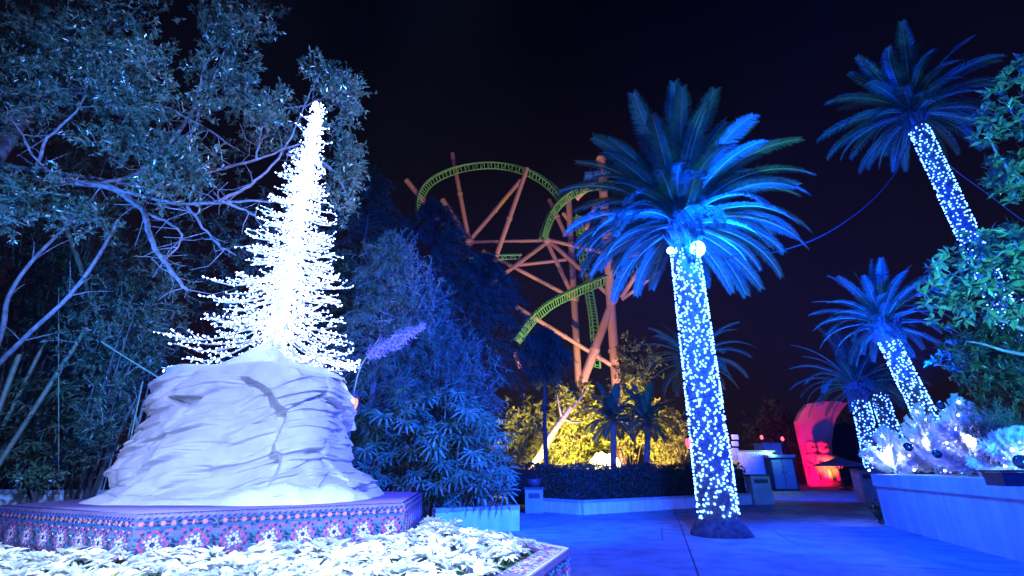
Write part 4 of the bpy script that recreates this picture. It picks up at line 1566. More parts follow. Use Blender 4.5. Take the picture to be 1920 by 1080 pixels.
shrub('shrub', 'dark leafy shrub between the left thicket and the rock', [(180, 720), (260, 700), (270, 740), (200, 860), (170, 900), (110, 880)], 8.6, 9.8, 170, .11, .045, M['broad_dark'])
shrub('flower_shrub', 'little pale leaved shrub on the low wall at the left edge', [(20, 885), (70, 872), (135, 895), (130, 918), (30, 918)], 8.9, 9.3, 90, .075, .035, M['broad_leaf'], tl=(.08, .16), z0=.5)
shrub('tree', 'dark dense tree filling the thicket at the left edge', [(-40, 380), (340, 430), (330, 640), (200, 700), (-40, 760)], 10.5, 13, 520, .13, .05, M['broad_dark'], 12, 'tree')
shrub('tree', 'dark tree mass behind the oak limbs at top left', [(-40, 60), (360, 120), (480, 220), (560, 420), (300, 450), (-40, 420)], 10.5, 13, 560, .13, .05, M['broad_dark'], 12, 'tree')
shrub('ground_cover', 'ground cover fringe along the curved wall by the fan palm bush', [(730, 925), (940, 915), (950, 945), (740, 955)], 11.2, 11.9, 150, .09, .03, M['broad_dark'], 10, 'plant', tl=(.08, .18), trunk=False)

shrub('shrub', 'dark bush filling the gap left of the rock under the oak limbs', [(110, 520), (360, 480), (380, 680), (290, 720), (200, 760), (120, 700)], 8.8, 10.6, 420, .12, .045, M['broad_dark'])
shrub('tree', 'fine leaved bushy tree among the feathery trees right of the lighted tree', [(665, 470), (760, 440), (850, 560), (840, 640), (700, 640)], 11.2, 12.8, 420, .15, .022, M['needle'], 18, 'tree', tl=(.3, .6))
shrub('shrub', 'fine leaved shrub rising behind the fan palm bush', [(670, 640), (860, 580), (960, 680), (950, 790), (690, 780)], 11.8, 13.2, 480, .15, .022, M['needle'], 18, 'shrub', tl=(.3, .6))
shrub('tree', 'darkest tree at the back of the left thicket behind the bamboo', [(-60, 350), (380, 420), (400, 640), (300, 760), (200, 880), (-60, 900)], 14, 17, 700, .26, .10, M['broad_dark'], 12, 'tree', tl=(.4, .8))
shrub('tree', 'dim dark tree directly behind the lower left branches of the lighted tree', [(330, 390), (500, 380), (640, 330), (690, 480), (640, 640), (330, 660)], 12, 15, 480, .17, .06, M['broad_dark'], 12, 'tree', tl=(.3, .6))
# slender leaning trunks and bamboo canes in the left thicket
for i, (pp, r0, r1, lab, m, nm) in enumerate((
        ([(-40, 735, 9), (40, 640, 9), (130, 555, 9), (185, 480, 9), (222, 412, 9.1)], .055, .03, 'pale slender trunk leaning right through the left thicket, the lower one', 'oak_bark', 'sapling'),
        ([(-10, 660, 9), (15, 560, 9), (60, 490, 9), (135, 415, 9.1)], .05, .03, 'pale slender trunk leaning right at the far left edge, the upper one', 'oak_bark', 'sapling'))):
    b = W(*pp[0])
    t = thing(nm, lab, 'young tree', (b.x, b.y, 0))
    g = Geo()
    tube(g, curve([(b.x - .3, b.y, 0)] + [W(*p) for p in pp], 5), [r0 + (r1 - r0) * k / (5 * len(pp)) for k in range(5 * len(pp) + 1)], 7)
    g.build('trunk', M[m], t)
    for k in range(6):
        g = Geo()
        a = W(*random.choice(pp[1:]))
        dv = Vector((random.uniform(-.5, 1), random.uniform(-.4, .4), random.uniform(.1, 1))).normalized()
        ln = random.uniform(.4, 1.1)
        tube(g, curve([a, a + dv * ln * .5 + Vector((0, 0, .05)), a + dv * ln], 3), [.014 - .0014 * j for j in range(7)], 4)
        g.build('branch', M[m], t)


def cane(px0, px1, Yd, r, label, bend=0.0):
    a, b = W(*px0, Yd), W(*px1, Yd + .2)
    d = (b - a).normalized()
    foot = a - d * (a.z / max(.15, d.z)) if d.z > .25 else Vector((a.x - .3, a.y, 0))
    t = thing('bamboo_cane', label, 'bamboo', foot, 'bamboo canes in the left thicket')
    g_ = Geo()
    tube(g_, curve([foot, foot.lerp(b, .5) + Vector((bend, 0, bend)), b], 8), r, 7)
    g_.build('cane', M['bamboo'], t)
    g_ = Geo()
    n = int((b - foot).length / .38)
    for k in range(1, n):
        c = curve([foot, foot.lerp(b, .5) + Vector((bend, 0, bend)), b], n)[k * 2 if k * 2 < 2 * n else -1]
        lathe(g_, (c.x, c.y, c.z - .008), [(r * 1.02, 0), (r * 1.25, .006), (r * 1.25, .012), (r * 1.02, .018)], 8)
    if n > 1:
        g_.build('cane_nodes', M['bamboo'], t)


cane((0, 760), (36, 665), 9.2, .045, 'thick bluish bamboo cane at the far left edge')
cane((95, 720), (163, 615), 9.6, .045, 'thick bluish bamboo cane leaning right towards the rock')
cane((40, 730), (100, 610), 10.2, .04, 'dim bamboo cane between the two thick ones')
cane((140, 470), (90, 330), 10.4, .05, 'dim bamboo cane high among the oak leaves')
cane((283, 730), (190, 640), 8.6, .012, 'thin pale bamboo stem arching down to the rock', .25)
cane((252, 790), (268, 715), 8.6, .010, 'thin upright bamboo stem at the left slope of the rock')
cane((110, 690), (110, 540), 9.4, .010, 'thin upright bamboo stem in the thicket')

# ================================================================== LOW WALLS AND THE HEDGE
def low_wall(name, pts, z0, z1, th_, label, m, cap=True, cat='wall'):
    t = thing(name, label, cat, (pts[0][0], pts[0][1], 0))
    g_, gc = Geo(), Geo()
    for a, b in zip(pts[:-1], pts[1:]):
        a, b = Vector((a[0], a[1], 0)), Vector((b[0], b[1], 0))
        u = (b - a).normalized(); n = Vector((-u.y, u.x, 0)); c = (a + b) / 2
        obox(g_, c, u, n, (b - a).length / 2, th_ / 2, z0, z1 - .07)
        obox(gc, c, u, n, (b - a).length / 2 + .004, th_ / 2 + .015, z1 - .068, z1)
    g_.build('wall_body', m, t)
    gc.build('coping', M['kerb'], t)
    return t


arc = []
for k in range(15):
    x = -1.6 + k * .125
    arc.append((x, 11.0 + .55 * math.sin((k - 4) / 14 * 2.0)))
low_wall('low_wall', arc, 0, .5, .22, 'low curved blue lit wall just behind the poinsettias', M['render_wall'])
low_wall('low_wall', [(-14, 9.6), (-9.4, 9.5), (-6.6, 9.6)], 0, .90, .22, 'low blue lit wall behind the plinth at the left edge', M['render_wall'])

hc = G(1090, 965); hl = G(1000, 957); hr = G(1425, 944)
HP = [(hl.x, hl.y), (hc.x, hc.y), (hr.x, hr.y)]
low_wall('hedge_planter', HP + [(hr.x + .4, hr.y + 3)], 0, .38, .24, 'low pale planter kerb with a corner in front of the dark hedge', M['render_wall'])
g = Geo()
hed = thing('hedge', 'dark clipped hedge in the pale low planter before the yellow garden', 'hedge', (hc.x, hc.y, .2))
u1 = (hr - hc).normalized(); n1 = Vector((-u1.y, u1.x, 0))
u0 = (hc - hl).normalized(); n0 = Vector((-u0.y, u0.x, 0))
hpoly = [hl + n1 * .5 + u0 * .6, hc + (n1 + u0 * -.2) * .55, hr + n1 * .5, hr + n1 * 2.0, hl + n1 * 2.4 + u0 * .6]
prism(g, [(p.x, p.y) for p in hpoly], .12, 1.22)
g.build('hedge_core', M['hedge_core'], hed)
g = Geo()
n = 9000
pos = []
for k in range(n):
    i = random.choice((0, 1, 1, 1, 1, 1))
    a, b = hpoly[i], hpoly[i + 1]
    p = a.lerp(b, random.random())
    if random.random() < .3:
        p = p + n1 * random.uniform(0, 1.4); z = 1.24 + random.uniform(-.05, .12)
    else:
        z = random.uniform(.2, 1.28)
        p = p + (n1 if i else -u0) * random.uniform(-.14, .04)
    pos.append((p.x, p.y, z + .05 * math.sin(p.x * 3)))
pos = np.array(pos)
leaves(g, pos, unit(rnd_dirs(n) + np.array([0, -.4, .5])), rnd_dirs(n), rng.uniform(.07, .14, n), .05)
g.build('foliage', M['hedge_leaf'], hed)

# ------------------------------------------------------------------ the yellow lit garden
gl = M['garden_leaf']
shrub('garden_tree', 'yellow lit leafy tree at the left end of the lit garden', [(940, 770), (985, 740), (1040, 760), (1040, 830), (1010, 890), (940, 890)], 25, 28, 330, .30, .12, gl, 12, 'tree', tl=(.4, .9))
shrub('garden_tree', 'olive lit tree with drooping leaves above the leaning trunk', [(1010, 720), (1120, 715), (1140, 790), (1080, 840), (1010, 820)], 25.5, 28, 380, .30, .10, gl, 12, 'tree', tl=(.4, .9))
shrub('garden_tree', 'golden shrub glowing over the hedge left of the small palms', [(1010, 820), (1150, 810), (1160, 885), (1010, 890)], 26, 28, 330, .26, .11, gl, 12, 'shrub', tl=(.4, .8))
shrub('garden_tree', 'pale lit tree behind the two small palms', [(1130, 725), (1215, 715), (1235, 800), (1200, 870), (1120, 860)], 26.5, 29, 360, .28, .10, gl, 12, 'tree', tl=(.4, .9))
shrub('garden_tree', 'pinkish lit conifer shrub just left of the plaza palm trunk', [(1215, 780), (1270, 760), (1300, 830), (1295, 880), (1215, 885)], 25.5, 28, 300, .26, .07, gl, 12, 'shrub', tl=(.4, .8))
b_ = W(985, 905, 22.5)
g = Geo()
t = thing('leaning_trunk', 'bare trunk leaning right in the yellow garden', 'tree', (b_.x, b_.y, 0))
tube(g, curve([(b_.x - .1, b_.y, 0), W(990, 895, 22.5), W(1015, 850, 22.6), W(1038, 810, 22.8), W(1070, 765, 23)], 5), [.24 - .006 * i for i in range(21)], 9)
g.build('trunk', M['oak_bark'], t)
for e in ((1100, 730), (1045, 740), (1095, 790)):
    g = Geo()
    tube(g, curve([W(1055, 785, 22.9), W((1055 + e[0]) / 2, (785 + e[1]) / 2 + 4, 23), W(*e, 23.2)], 4), [.09 - .008 * i for i in range(9)], 6)
    g.build('branch', M['oak_bark'], t)
# pale boulder wall lit by the garden lamp
g = Geo()
p = W(1135, 878, 25.6)
mound('garden_boulder', p.x, p.y, 1.5, .8, 0, 2.0, 5, None, M['rock'], lump=.1)
tag(bpy.data.objects['garden_boulder'], 'brightly lit pale boulder behind the hedge in the garden', 'boulder')

# ================================================================== ROLLER COASTER
CY = 45.0
coaster = thing('roller_coaster', 'green roller coaster track on salmon pink steel supports beyond the trees', 'roller coaster', (5, CY, 0))
g = Geo()
tube(g, [(0, 0, 0), (0, 0, 1)], 1.0, 14)
UC = g.mesh('support_tube', M['salmon'])
g = Geo()
tube(g, [(0, 0, 0), (0, 0, 1)], 1.0, 5, cap=False)
UTIE = g.mesh('tie', M['green_steel'])


def strut(name, me, a, b, r, parent):
    a, b = Vector(a), Vector(b)
    o = bpy.data.objects.new(name, me)
    COL.objects.link(o)
    o.parent = parent
    d = b - a
    o.matrix_local = Matrix.Translation(a - parent.location) @ d.to_track_quat('Z', 'Y').to_matrix().to_4x4() @ Matrix.Diagonal((r, r, d.length, 1))
    return o


def flange(p, d, r, parent):
    d = Vector(d).normalized()
    return strut('flange', UC, Vector(p) - d * .12, Vector(p) + d * .12, r, parent)


SUP = [  # x0,y0,Y0, x1,y1,Y1, width px
    (1158, 770, 44, 1127, 298, 44, 19), (1086, 720, 47, 1066, 372, 47, 14),
    (848, 288, 48, 878, 445, 48, 9), (762, 338, 46, 830, 420, 46.5, 11), (830, 375, 50, 872, 440, 50, 12),
    (988, 316, 44, 918, 515, 43, 10), (976, 338, 47, 880, 452, 48, 9),
    (882, 454, 48, 1025, 451, 47, 7), (1025, 449, 47, 1150, 478, 44, 8),
    (1025, 455, 47, 920, 532, 45, 9), (1027, 456, 47, 1076, 560, 47, 9), (1030, 452, 47, 1145, 556, 44, 9),
    (1035, 458, 47, 1078, 492, 47, 8), (905, 470, 47, 1076, 560, 47, 8), (965, 498, 47, 1062, 487, 47, 7),
    (1165, 558, 44, 1212, 485, 43, 9), (1166, 562, 44, 1232, 512, 43, 7), (1140, 550, 44, 1150, 490, 44, 8),
    (968, 575, 43, 1152, 688, 44, 9), (1094, 712, 43.5, 1150, 562, 44, 17),
    (1030, 375, 48, 1060, 440, 47, 9), (1110, 345, 44, 1082, 372, 45, 9), (1120, 375, 45, 1098, 430, 46, 9),
    (1075, 425, 47, 1056, 400, 47, 8), (1180, 480, 43.5, 1222, 470, 43.5, 8), (1140, 400, 44, 1142, 480, 44, 12),
    (965, 662, 40, 975, 690, 40, 8),
]
for x0, y0, Y0, x1, y1, Y1, w_ in SUP:
    a, b = W(x0, y0, Y0), W(x1, y1, Y1)
    if y0 > 700 and w_ > 12:
        a = Vector((a.x, a.y, -0.1)) if abs(x0 - x1) < 40 else a
    dep = ((a + b) / 2 - Vector((0, 0, CAM_H))).dot(Vector((0, CP, SP)))
    r_ = w_ * dep / F_PX / 2 * .92
    strut('support_tube', UC, a, b, r_, coaster)
    if w_ >= 9:
        flange(a.lerp(b, .5 if w_ < 15 else .35), b - a, r_ * 1.25, coaster)
        flange(b, b - a, r_ * 1.2, coaster)
# footing of the leaning leg
strut('support_tube', UC, W(1094, 712, 43.5), (W(1070, 760, 43.5).x, 43.5, -0.1), .42, coaster)
for px, py, Yd in ((1025, 452, 47), (1150, 560, 44), (880, 453, 48), (1077, 560, 47)):
    p = W(px, py, Yd)
    g = Geo(); uvsphere(g, p, .52, 12, 8); g.build('joint', M['salmon'], coaster)

TRACKS = [
    ([(800, 430, 46), (787, 400, 46), (788, 368, 46), (808, 340, 46.3), (850, 319, 46.8), (900, 309, 47), (945, 310, 47), (990, 322, 46.5), (1030, 347, 46), (1058, 380, 45.5)], 1.15, 60),
    ([(1018, 448, 45), (1024, 425, 45), (1040, 392, 45), (1065, 368, 44.6), (1100, 351, 44), (1150, 345, 43.5), (1210, 355, 43)], 1.1, 48),
    ([(1082, 405, 45.5), (1088, 440, 45.5), (1096, 500, 45.4), (1106, 560, 45.2), (1113, 610, 45), (1117, 690, 45)], 1.05, 44),
    ([(966, 640, 42.5), (980, 620, 43), (1000, 596, 43), (1035, 568, 43), (1075, 548, 43.4), (1125, 527, 44), (1180, 505, 44.5), (1240, 478, 45)], 1.2, 64),
    ([(880, 487, 46), (905, 482, 46), (940, 481, 46), (978, 480, 46)], .7, 14),
]
for pts, wd, nt in TRACKS:
    wd *= .86
    c = curve([W(*p) for p in pts], 9)
    n = len(c)
    L_, R_, S_ = [], [], []
    cen_ = sum(c, Vector()) / n
    for i in range(n):
        tan = (c[min(n - 1, i + 1)] - c[max(0, i - 1)]).normalized()
        side = Vector((0.25, 1, 0)).normalized()
        side = (side - tan * side.dot(tan)).normalized()
        nrm = tan.cross(side)
        if nrm.dot(c[i] - cen_) < 0:
            nrm = -nrm
        lean = side * .45 + nrm * .9
        lean.normalize()
        oth = tan.cross(lean).normalized()
        L_.append(c[i] + oth * wd * .42 - lean * wd * .25)
        R_.append(c[i] - oth * wd * .42 - lean * wd * .25)
        S_.append(c[i] + lean * wd * .5)
    for nm, pp, r_ in (('rail', L_, .075), ('rail', R_, .075), ('spine', S_, .105)):
        g = Geo(); tube(g, pp, r_, 7); g.build(nm, M['green_steel'], coaster)
    for k in range(nt):
        q = (k + .5) / nt * (n - 1)
        i = int(q); f = q - i
        q2 = min(n - 1.001, q + (n - 1) / nt)
        i2 = int(q2); f2 = q2 - i2
        l_, r2, s_ = L_[i].lerp(L_[i + 1], f), R_[i].lerp(R_[i + 1], f), S_[i].lerp(S_[i + 1], f)
        s2 = S_[i2].lerp(S_[min(n - 1, i2 + 1)], f2)
        strut('tie', UTIE, l_, r2, .055, coaster)
        strut('tie', UTIE, l_, s_, .055, coaster)
        if k % 2:
            strut('tie', UTIE, r2, s2, .05, coaster)
# the blue coaster car on the crest
p = W(1118, 328, 44)
car = thing('coaster_car', 'small blue coaster car at the crest of the second loop', 'coaster car', p)
g = Geo()
for k in range(3):
    c = p + Vector((-.9 + k * .95, 0, -.12 + .12 * k))
    obox(g, (c.x, c.y), (1, 0), (0, 1), .42, .6, c.z - .3, c.z + .12)
g.build('body', M['blue_paint'], car)
for k in range(3):
    c = p + Vector((-.9 + k * .95, 0, -.12 + .12 * k))
    g = Geo()
    obox(g, (c.x + .22, c.y), (1, 0), (0, 1), .10, .5, c.z + .12, c.z + .62)
    g.build('seat', M['black_metal'], car)

# ================================================================== KIOSK, CABINET, ARCH, STATUE and other small things at the back
M['corr'] = mat('corrugated_white', (0.62, 0.64, 0.66), (0.72, 0.73, 0.74), 0.5, 3)
M['teal_paint'] = mat('teal_paint', (0.12, 0.36, 0.36), (0.16, 0.42, 0.42), 0.5, 4)
M['sign_white'] = mat('sign_white', (0.72, 0.73, 0.75), (0.8, 0.8, 0.8), 0.5, 5)
M['arch_wall'] = mat('arch_plaster', (0.55, 0.42, 0.42), (0.66, 0.52, 0.50), 0.85, 2, 0.4, 8)
M['statue'] = mat('carved_stone', (0.50, 0.36, 0.22), (0.64, 0.48, 0.30), 0.8, 6, 0.6, 14)
M['canvas'] = mat('umbrella_canvas', (0.22, 0.22, 0.30), (0.28, 0.28, 0.36), 0.8, 5)
M['dark_trim'] = mat('dark_trim', (0.03, 0.03, 0.035), (0.05, 0.05, 0.055), 0.6, 6)
M['green_lamp'] = glow('green_lamp', (0.5, 1.0, 0.35), 25)
M['red_lamp'] = glow('red_lamp', (1.0, 0.08, 0.12), 4)
M['orange_lamp'] = glow('orange_lamp', (1.0, 0.16, 0.02), 3.5)
KY = 31.0


def wbox(name, label, cat, x0, y0, x1, y1, Yd, depth, m, ground=True):
    a, b = W(x0, y1, Yd), W(x1, y0, Yd)
    z0 = 0 if ground else a.z
    t = thing(name, label, cat, ((a.x + b.x) / 2, Yd + depth / 2, z0))
    g_ = Geo()
    box(g_, (a.x, Yd, z0), (b.x, Yd + depth, b.z))
    g_.build('body', m, t)
    return t, a, b


kiosk, a, b = wbox('kiosk', 'pale ribbed kiosk wall lit blue behind the plaza palm', 'kiosk', 1392, 848, 1448, 908, 30, 2.2, M['corr'])
for k in range(14):
    g = Geo()
    x = a.x + (b.x - a.x) * (k + .5) / 14
    box(g, (x - .03, 29.95, .05), (x + .03, 29.998, b.z - .06))
    g.build('rib', M['corr'], kiosk)
g = Geo(); box(g, (a.x - .08, 29.85, b.z + .003), (b.x + .1, 32.3, b.z + .1)); g.build('roof', M['kerb'], kiosk)
cab, a, b = wbox('cabinet', 'teal two door cabinet beside the pale kiosk', 'cabinet', 1450, 858, 1488, 910, 29.4, 1.1, M['dark_trim'])
g = Geo(); box(g, (a.x - .06, 29.3, b.z + .003), (b.x + .06, 30.6, b.z + .16)); g.build('top', M['teal_paint'], cab)
for k in (0, 1):
    g = Geo()
    x0 = a.x + .12 + (b.x - a.x - .2) * k / 2
    x1 = a.x + .08 + (b.x - a.x - .2) * (k + 1) / 2
    box(g, (x0, 29.36, .12), (x1, 29.397, b.z - .1))
    o = g.build('door', M['teal_paint'], cab)
    g = Geo(); box(g, (x1 - .1 if k == 0 else x0 + .06, 29.32, b.z * .5), (x1 - .07 if k == 0 else x0 + .09, 29.358, b.z * .5 + .2))
    h = g.mesh('handle', M['dark_trim'], cab.location); obj('handle', h, o)
back, a, b = wbox('utility_box', 'blue lit utility box behind the kiosk roof', 'box', 1440, 832, 1464, 880, 33.5, 1.4, M['render_wall'])
g = Geo(); box(g, (a.x - .05, 33.4, b.z + .003), (b.x + .05, 35, b.z + .08)); g.build('lid', M['kerb'], back)
lp = W(1441, 853, 29.7)
t = thing('wall_lamp', 'green glowing lamp on the corner of the kiosk', 'lamp', lp)
g = Geo(); uvsphere(g, lp, .12, 12, 8); g.build('globe', M['green_lamp'], t)
g = Geo(); box(g, (lp.x - .03, lp.y + .05, lp.z - .03), (lp.x + .03, lp.y + .32, lp.z + .03)); g.build('bracket', M['dark_trim'], t)
lamp('POINT', 'kiosk_lamp', lp + Vector((.05, -.4, .05)), None, (0.45, 1.0, 0.35), 60, .12)
# pillar bins
for x0, y0, x1, y1, Yd, lab in ((1415, 893, 1443, 941, 19, 'square pillar bin at the right end of the hedge planter'), (985, 918, 1018, 957, 15.6, 'square pillar bin at the left end of the hedge planter')):
    t, a, b = wbox('litter_bin', lab, 'bin', x0, y0, x1, y1, Yd, .5, M['kerb'])
    g = Geo(); box(g, (a.x - .03, Yd - .03, b.z + .002), (b.x + .03, Yd + .53, b.z + .06)); g.build('rim', M['dark_trim'], t)
    g = Geo(); box(g, (a.x + .1, Yd - .012, b.z - .24), (b.x - .1, Yd - .002, b.z - .1)); g.build('slot', M['dark_trim'], t)
p = W(1000, 905, 15.9)
t = thing('flower_pot', 'dark round pot standing on the left pillar bin', 'pot', W(1001, 916, 15.9))
g = Geo(); lathe(g, t.location + Vector((0, 0, .03)), [(.001, 0), (.17, 0), (.22, .12), (.25, .24), (.22, .25), (.2, .2), (.001, .19)], 18); g.build('pot', M['dark_trim'], t)
# sign post with four boards
sp = W(1372, 905, 27)
t = thing('sign_post', 'thin post with four pale sign boards behind the plaza palm', 'sign', (sp.x, sp.y, 0))
tp = W(1364, 788, 27)
g = Geo(); tube(g, [(sp.x, sp.y, 0), (sp.x, sp.y, tp.z)], .05, 8); g.build('post', M['dark_trim'], t)
for k in range(4):
    a, b = W(1371, 828 - 13 + k * 12.5, 26.9), W(1385, 828 - 4 + k * 12.5, 26.9)
    g = Geo(); box(g, (a.x, a.y - .02, b.z), (b.x, a.y + .02, a.z)); g.build('board', M['sign_white'], t)
# red lamps
def lantern(p, s, m, label, post=True):
    t_ = thing('lantern', label, 'lantern', (p.x, p.y, 0) if post else p)
    g_ = Geo()
    lathe(g_, p, [(.001, -.14 * s), (.09 * s, -.12 * s), (.13 * s, .0), (.11 * s, .12 * s), (.001, .13 * s)], 8, 0, False)
    g_.build('glass', m, t_)
    g_ = Geo()
    lathe(g_, p, [(.14 * s, .135 * s), (.17 * s, .13 * s), (.04 * s, .24 * s), (.02 * s, .30 * s), (.001, .31 * s)], 8, 0, False)
    lathe(g_, p, [(.001, -.2 * s), (.10 * s, -.18 * s), (.11 * s, -.145 * s), (.001, -.143 * s)], 8, 0, False)
    for k in range(8):
        a_ = k * PI / 4
        tube(g_, [p + Vector((math.cos(a_) * .10 * s, math.sin(a_) * .10 * s, -.13 * s)), p + Vector((math.cos(a_) * .137 * s, math.sin(a_) * .137 * s, 0)), p + Vector((math.cos(a_) * .117 * s, math.sin(a_) * .117 * s, .13 * s))], .008 * s, 4, cap=False)
    g_.build('lantern_frame', M['dark_trim'], t_)
    if post:
        g_ = Geo()
        tube(g_, [(p.x, p.y, 0), (p.x, p.y, p.z - .19 * s)], [.05, .03], 8)
        g_.build('post', M['dark_trim'], t_)


pL = W(661, 757, 9.4)
lantern(pL, .8, M['orange_lamp'], 'orange red glowing lantern half hidden behind the right side of the rock')
lamp('POINT', 'lantern_lamp', pL + Vector((.05, -.25, 0)), None, (1.0, 0.2, 0.04), 16, .1)
pL = W(1294, 831, 22)
lantern(pL, 1.6, M['red_lamp'], 'pink red glowing lantern at the left edge of the plaza palm trunk')
lamp('POINT', 'pink_lantern_lamp', pL + Vector((0, -.4, 0)), None, (1.0, 0.12, 0.25), 50, .1)
for x, y, lab in ((1428, 820, 'tiny red beacon above the kiosk roof'), (1467, 823, 'tiny red beacon right of the kiosk')):
    p = W(x, y, 34)
    t = thing('beacon', lab, 'lamp', (p.x, p.y, 0))
    g = Geo(); uvsphere(g, p, .10, 10, 8, 0, 1.5); g.build('globe', M['red_lamp'], t)
    g = Geo(); tube(g, [(p.x, p.y, 0), (p.x, p.y, p.z - .1)], .05, 6); g.build('post', M['dark_trim'], t)

# the red arch: a tall plaster wall whose right edge is the curve of an arch
AY = 38.0
arch = thing('arch_wall', 'tall plaster arch wall lit magenta red beyond the plaza', 'wall', (W(1540, 900, AY).x, AY, 0))
outl = [(1522, 912), (1515, 880), (1508, 850), (1500, 815), (1495, 790), (1503, 772), (1515, 757), (1540, 753), (1565, 752), (1588, 755), (1577, 768), (1566, 785), (1561, 805), (1558, 830), (1560, 870), (1566, 912)]
op = [W(x, y, AY) for x, y in outl]
g = Geo()
n = len(op)
V = [tuple(p) for p in op] + [(p.x, p.y + .5, p.z) for p in op]
from mathutils.geometry import tessellate_polygon
tri = tessellate_polygon([[Vector((p.x, p.z, 0)) for p in op]])
tri = [tuple(t_) for t_ in tri]
g.add(V, [(i, (i + 1) % n, n + (i + 1) % n, n + i) for i in range(n)])
g.add(V, tri)
g.add(V, [tuple(n + k for k in t_[::-1]) for t_ in tri])
g.build('wall_body', M['arch_wall'], arch)
g = Geo()
rim = op[9:15]
for q0, q1 in zip(rim[:-1], rim[1:]):
    g.add([(q0.x, q0.y - .12, q0.z), (q1.x, q1.y - .12, q1.z), (q1.x - .5, q1.y - .12, q1.z - .1), (q0.x - .5, q0.y - .12, q0.z - .1),
           (q0.x, q0.y - .003, q0.z), (q1.x, q1.y - .003, q1.z), (q1.x - .5, q1.y - .003, q1.z - .1), (q0.x - .5, q0.y - .003, q0.z - .1)],
          [(0, 1, 2, 3), (0, 4, 5, 1), (3, 2, 6, 7)])
g.build('arch_rim', M['arch_wall'], arch)
lamp('SPOT', 'arch_red_lamp', W(1478, 906, 34.0) + Vector((0, 0, .25)), W(1538, 810, AY), (1.0, 0.0, 0.16), 4200, .2, 80, .5)
# dark building mass behind the arch
bb = thing('dark_building', 'dark low building behind the red arch', 'building', (W(1540, 900, 46).x, 46, 0))
g = Geo(); a, b = W(1490, 905, 46), W(1640, 800, 46); box(g, (a.x, 46, 0), (b.x, 52, b.z)); g.build('wall_body', M['dark_trim'], bb)
g = Geo(); box(g, (a.x - .3, 45.7, b.z + .003), (b.x + .3, 52.3, b.z + .25)); g.build('roof', M['dark_trim'], bb)

# carved statues by the arch
def statue(px, py0, py1, Yd, label, wide):
    p0, p1 = W(px, py1, Yd), W(px, py0, Yd)
    H = p1.z
    t_ = thing('statue', label, 'statue', (p0.x, p0.y, 0))
    c = (p0.x, p0.y, 0)
    w_ = wide
    for nm, prof in (('plinth', [(.001, 0), (w_ * 1.1, 0), (w_ * 1.1, .09 * H), (w_ * .9, .11 * H), (.001, .11 * H)]),
                     ('body', [(w_ * .80, .112 * H), (w_ * .72, .25 * H), (w_ * .62, .38 * H), (w_ * .8, .40 * H), (w_ * .86, .52 * H), (w_ * .95, .62 * H), (w_ * .78, .68 * H), (w_ * .38, .71 * H)]),
                     ('head', [(w_ * .36, .712 * H), (w_ * .56, .75 * H), (w_ * .6, .81 * H), (w_ * .5, .87 * H), (w_ * .62, .88 * H), (w_ * .5, .95 * H), (.001, H)])):
        g_ = Geo(); lathe(g_, c, prof, 14); g_.build(nm, M['statue'], t_)
    for s_ in (-1, 1):
        g_ = Geo()
        tube(g_, curve([(c[0] + s_ * w_ * .85, c[1] - .05, .65 * H), (c[0] + s_ * w_ * 1.15, c[1] - .1, .5 * H), (c[0] + s_ * w_ * .75, c[1] - w_ * .9, .42 * H)], 4), [.24 * w_] * 9, 7)
        g_.build('arm', M['statue'], t_)
        g_ = Geo(); uvsphere(g_, (c[0] + s_ * w_ * .22, c[1] - w_ * .55, .82 * H), .08 * w_ + .02, 8, 6); g_.build('eye', M['dark_trim'], t_)
        g_ = Geo(); tube(g_, [(c[0] + s_ * w_ * .42, c[1] - w_ * .75, .12 * H), (c[0] + s_ * w_ * .40, c[1] - w_ * .62, .38 * H)], .26 * w_, 8); g_.build('leg', M['statue'], t_)
    g_ = Geo(); uvsphere(g_, (c[0], c[1] - w_ * .6, .785 * H), .11 * w_ + .02, 8, 6); g_.build('nose', M['statue'], t_)
    for k in range(4):
        g_ = Geo(); lathe(g_, c, [(w_ * (.93 - .03 * k), (.42 + k * .05) * H), (w_ * (1.0 - .03 * k), (.43 + k * .05) * H), (w_ * (.93 - .03 * k), (.44 + k * .05) * H)], 14); g_.build('band', M['statue'], t_)


statue(1536, 824, 908, 36.6, 'left carved figure lit orange at the foot of the red arch', .62)
statue(1560, 825, 908, 36.0, 'right carved figure lit orange in front of the red arch', .66)
lamp('SPOT', 'statue_lamp', W(1562, 906, 34.2) + Vector((0, 0, .2)), W(1550, 866, 36.3), (1.0, 0.42, 0.08), 420, .15, 48, .8)
# umbrella
p = W(1572, 858, 31)
t = thing('parasol', 'dark flat parasol standing in front of the carved figures', 'parasol', (p.x, p.y, 0))
g = Geo(); tube(g, [(p.x, p.y, 0), (p.x, p.y, p.z)], .035, 8); g.build('pole', M['dark_trim'], t)
g = Geo(); lathe(g, (p.x, p.y, p.z), [(.02, .05), (.6, -.18), (1.25, -.38), (1.42, -.46), (1.40, -.50)], 8, 0, False); g.build('canopy', M['canvas'], t)
for k in range(8):
    a_ = 2 * PI * k / 8
    g = Geo(); tube(g, [(p.x, p.y, p.z - .02), (p.x + 1.38 * math.cos(a_), p.y + 1.38 * math.sin(a_), p.z - .49)], .014, 4); g.build('rib', M['dark_trim'], t)
g = Geo(); lathe(g, (p.x, p.y, 0), [(.001, 0), (.32, 0), (.32, .07), (.06, .1)], 16); g.build('base', M['dark_trim'], t)

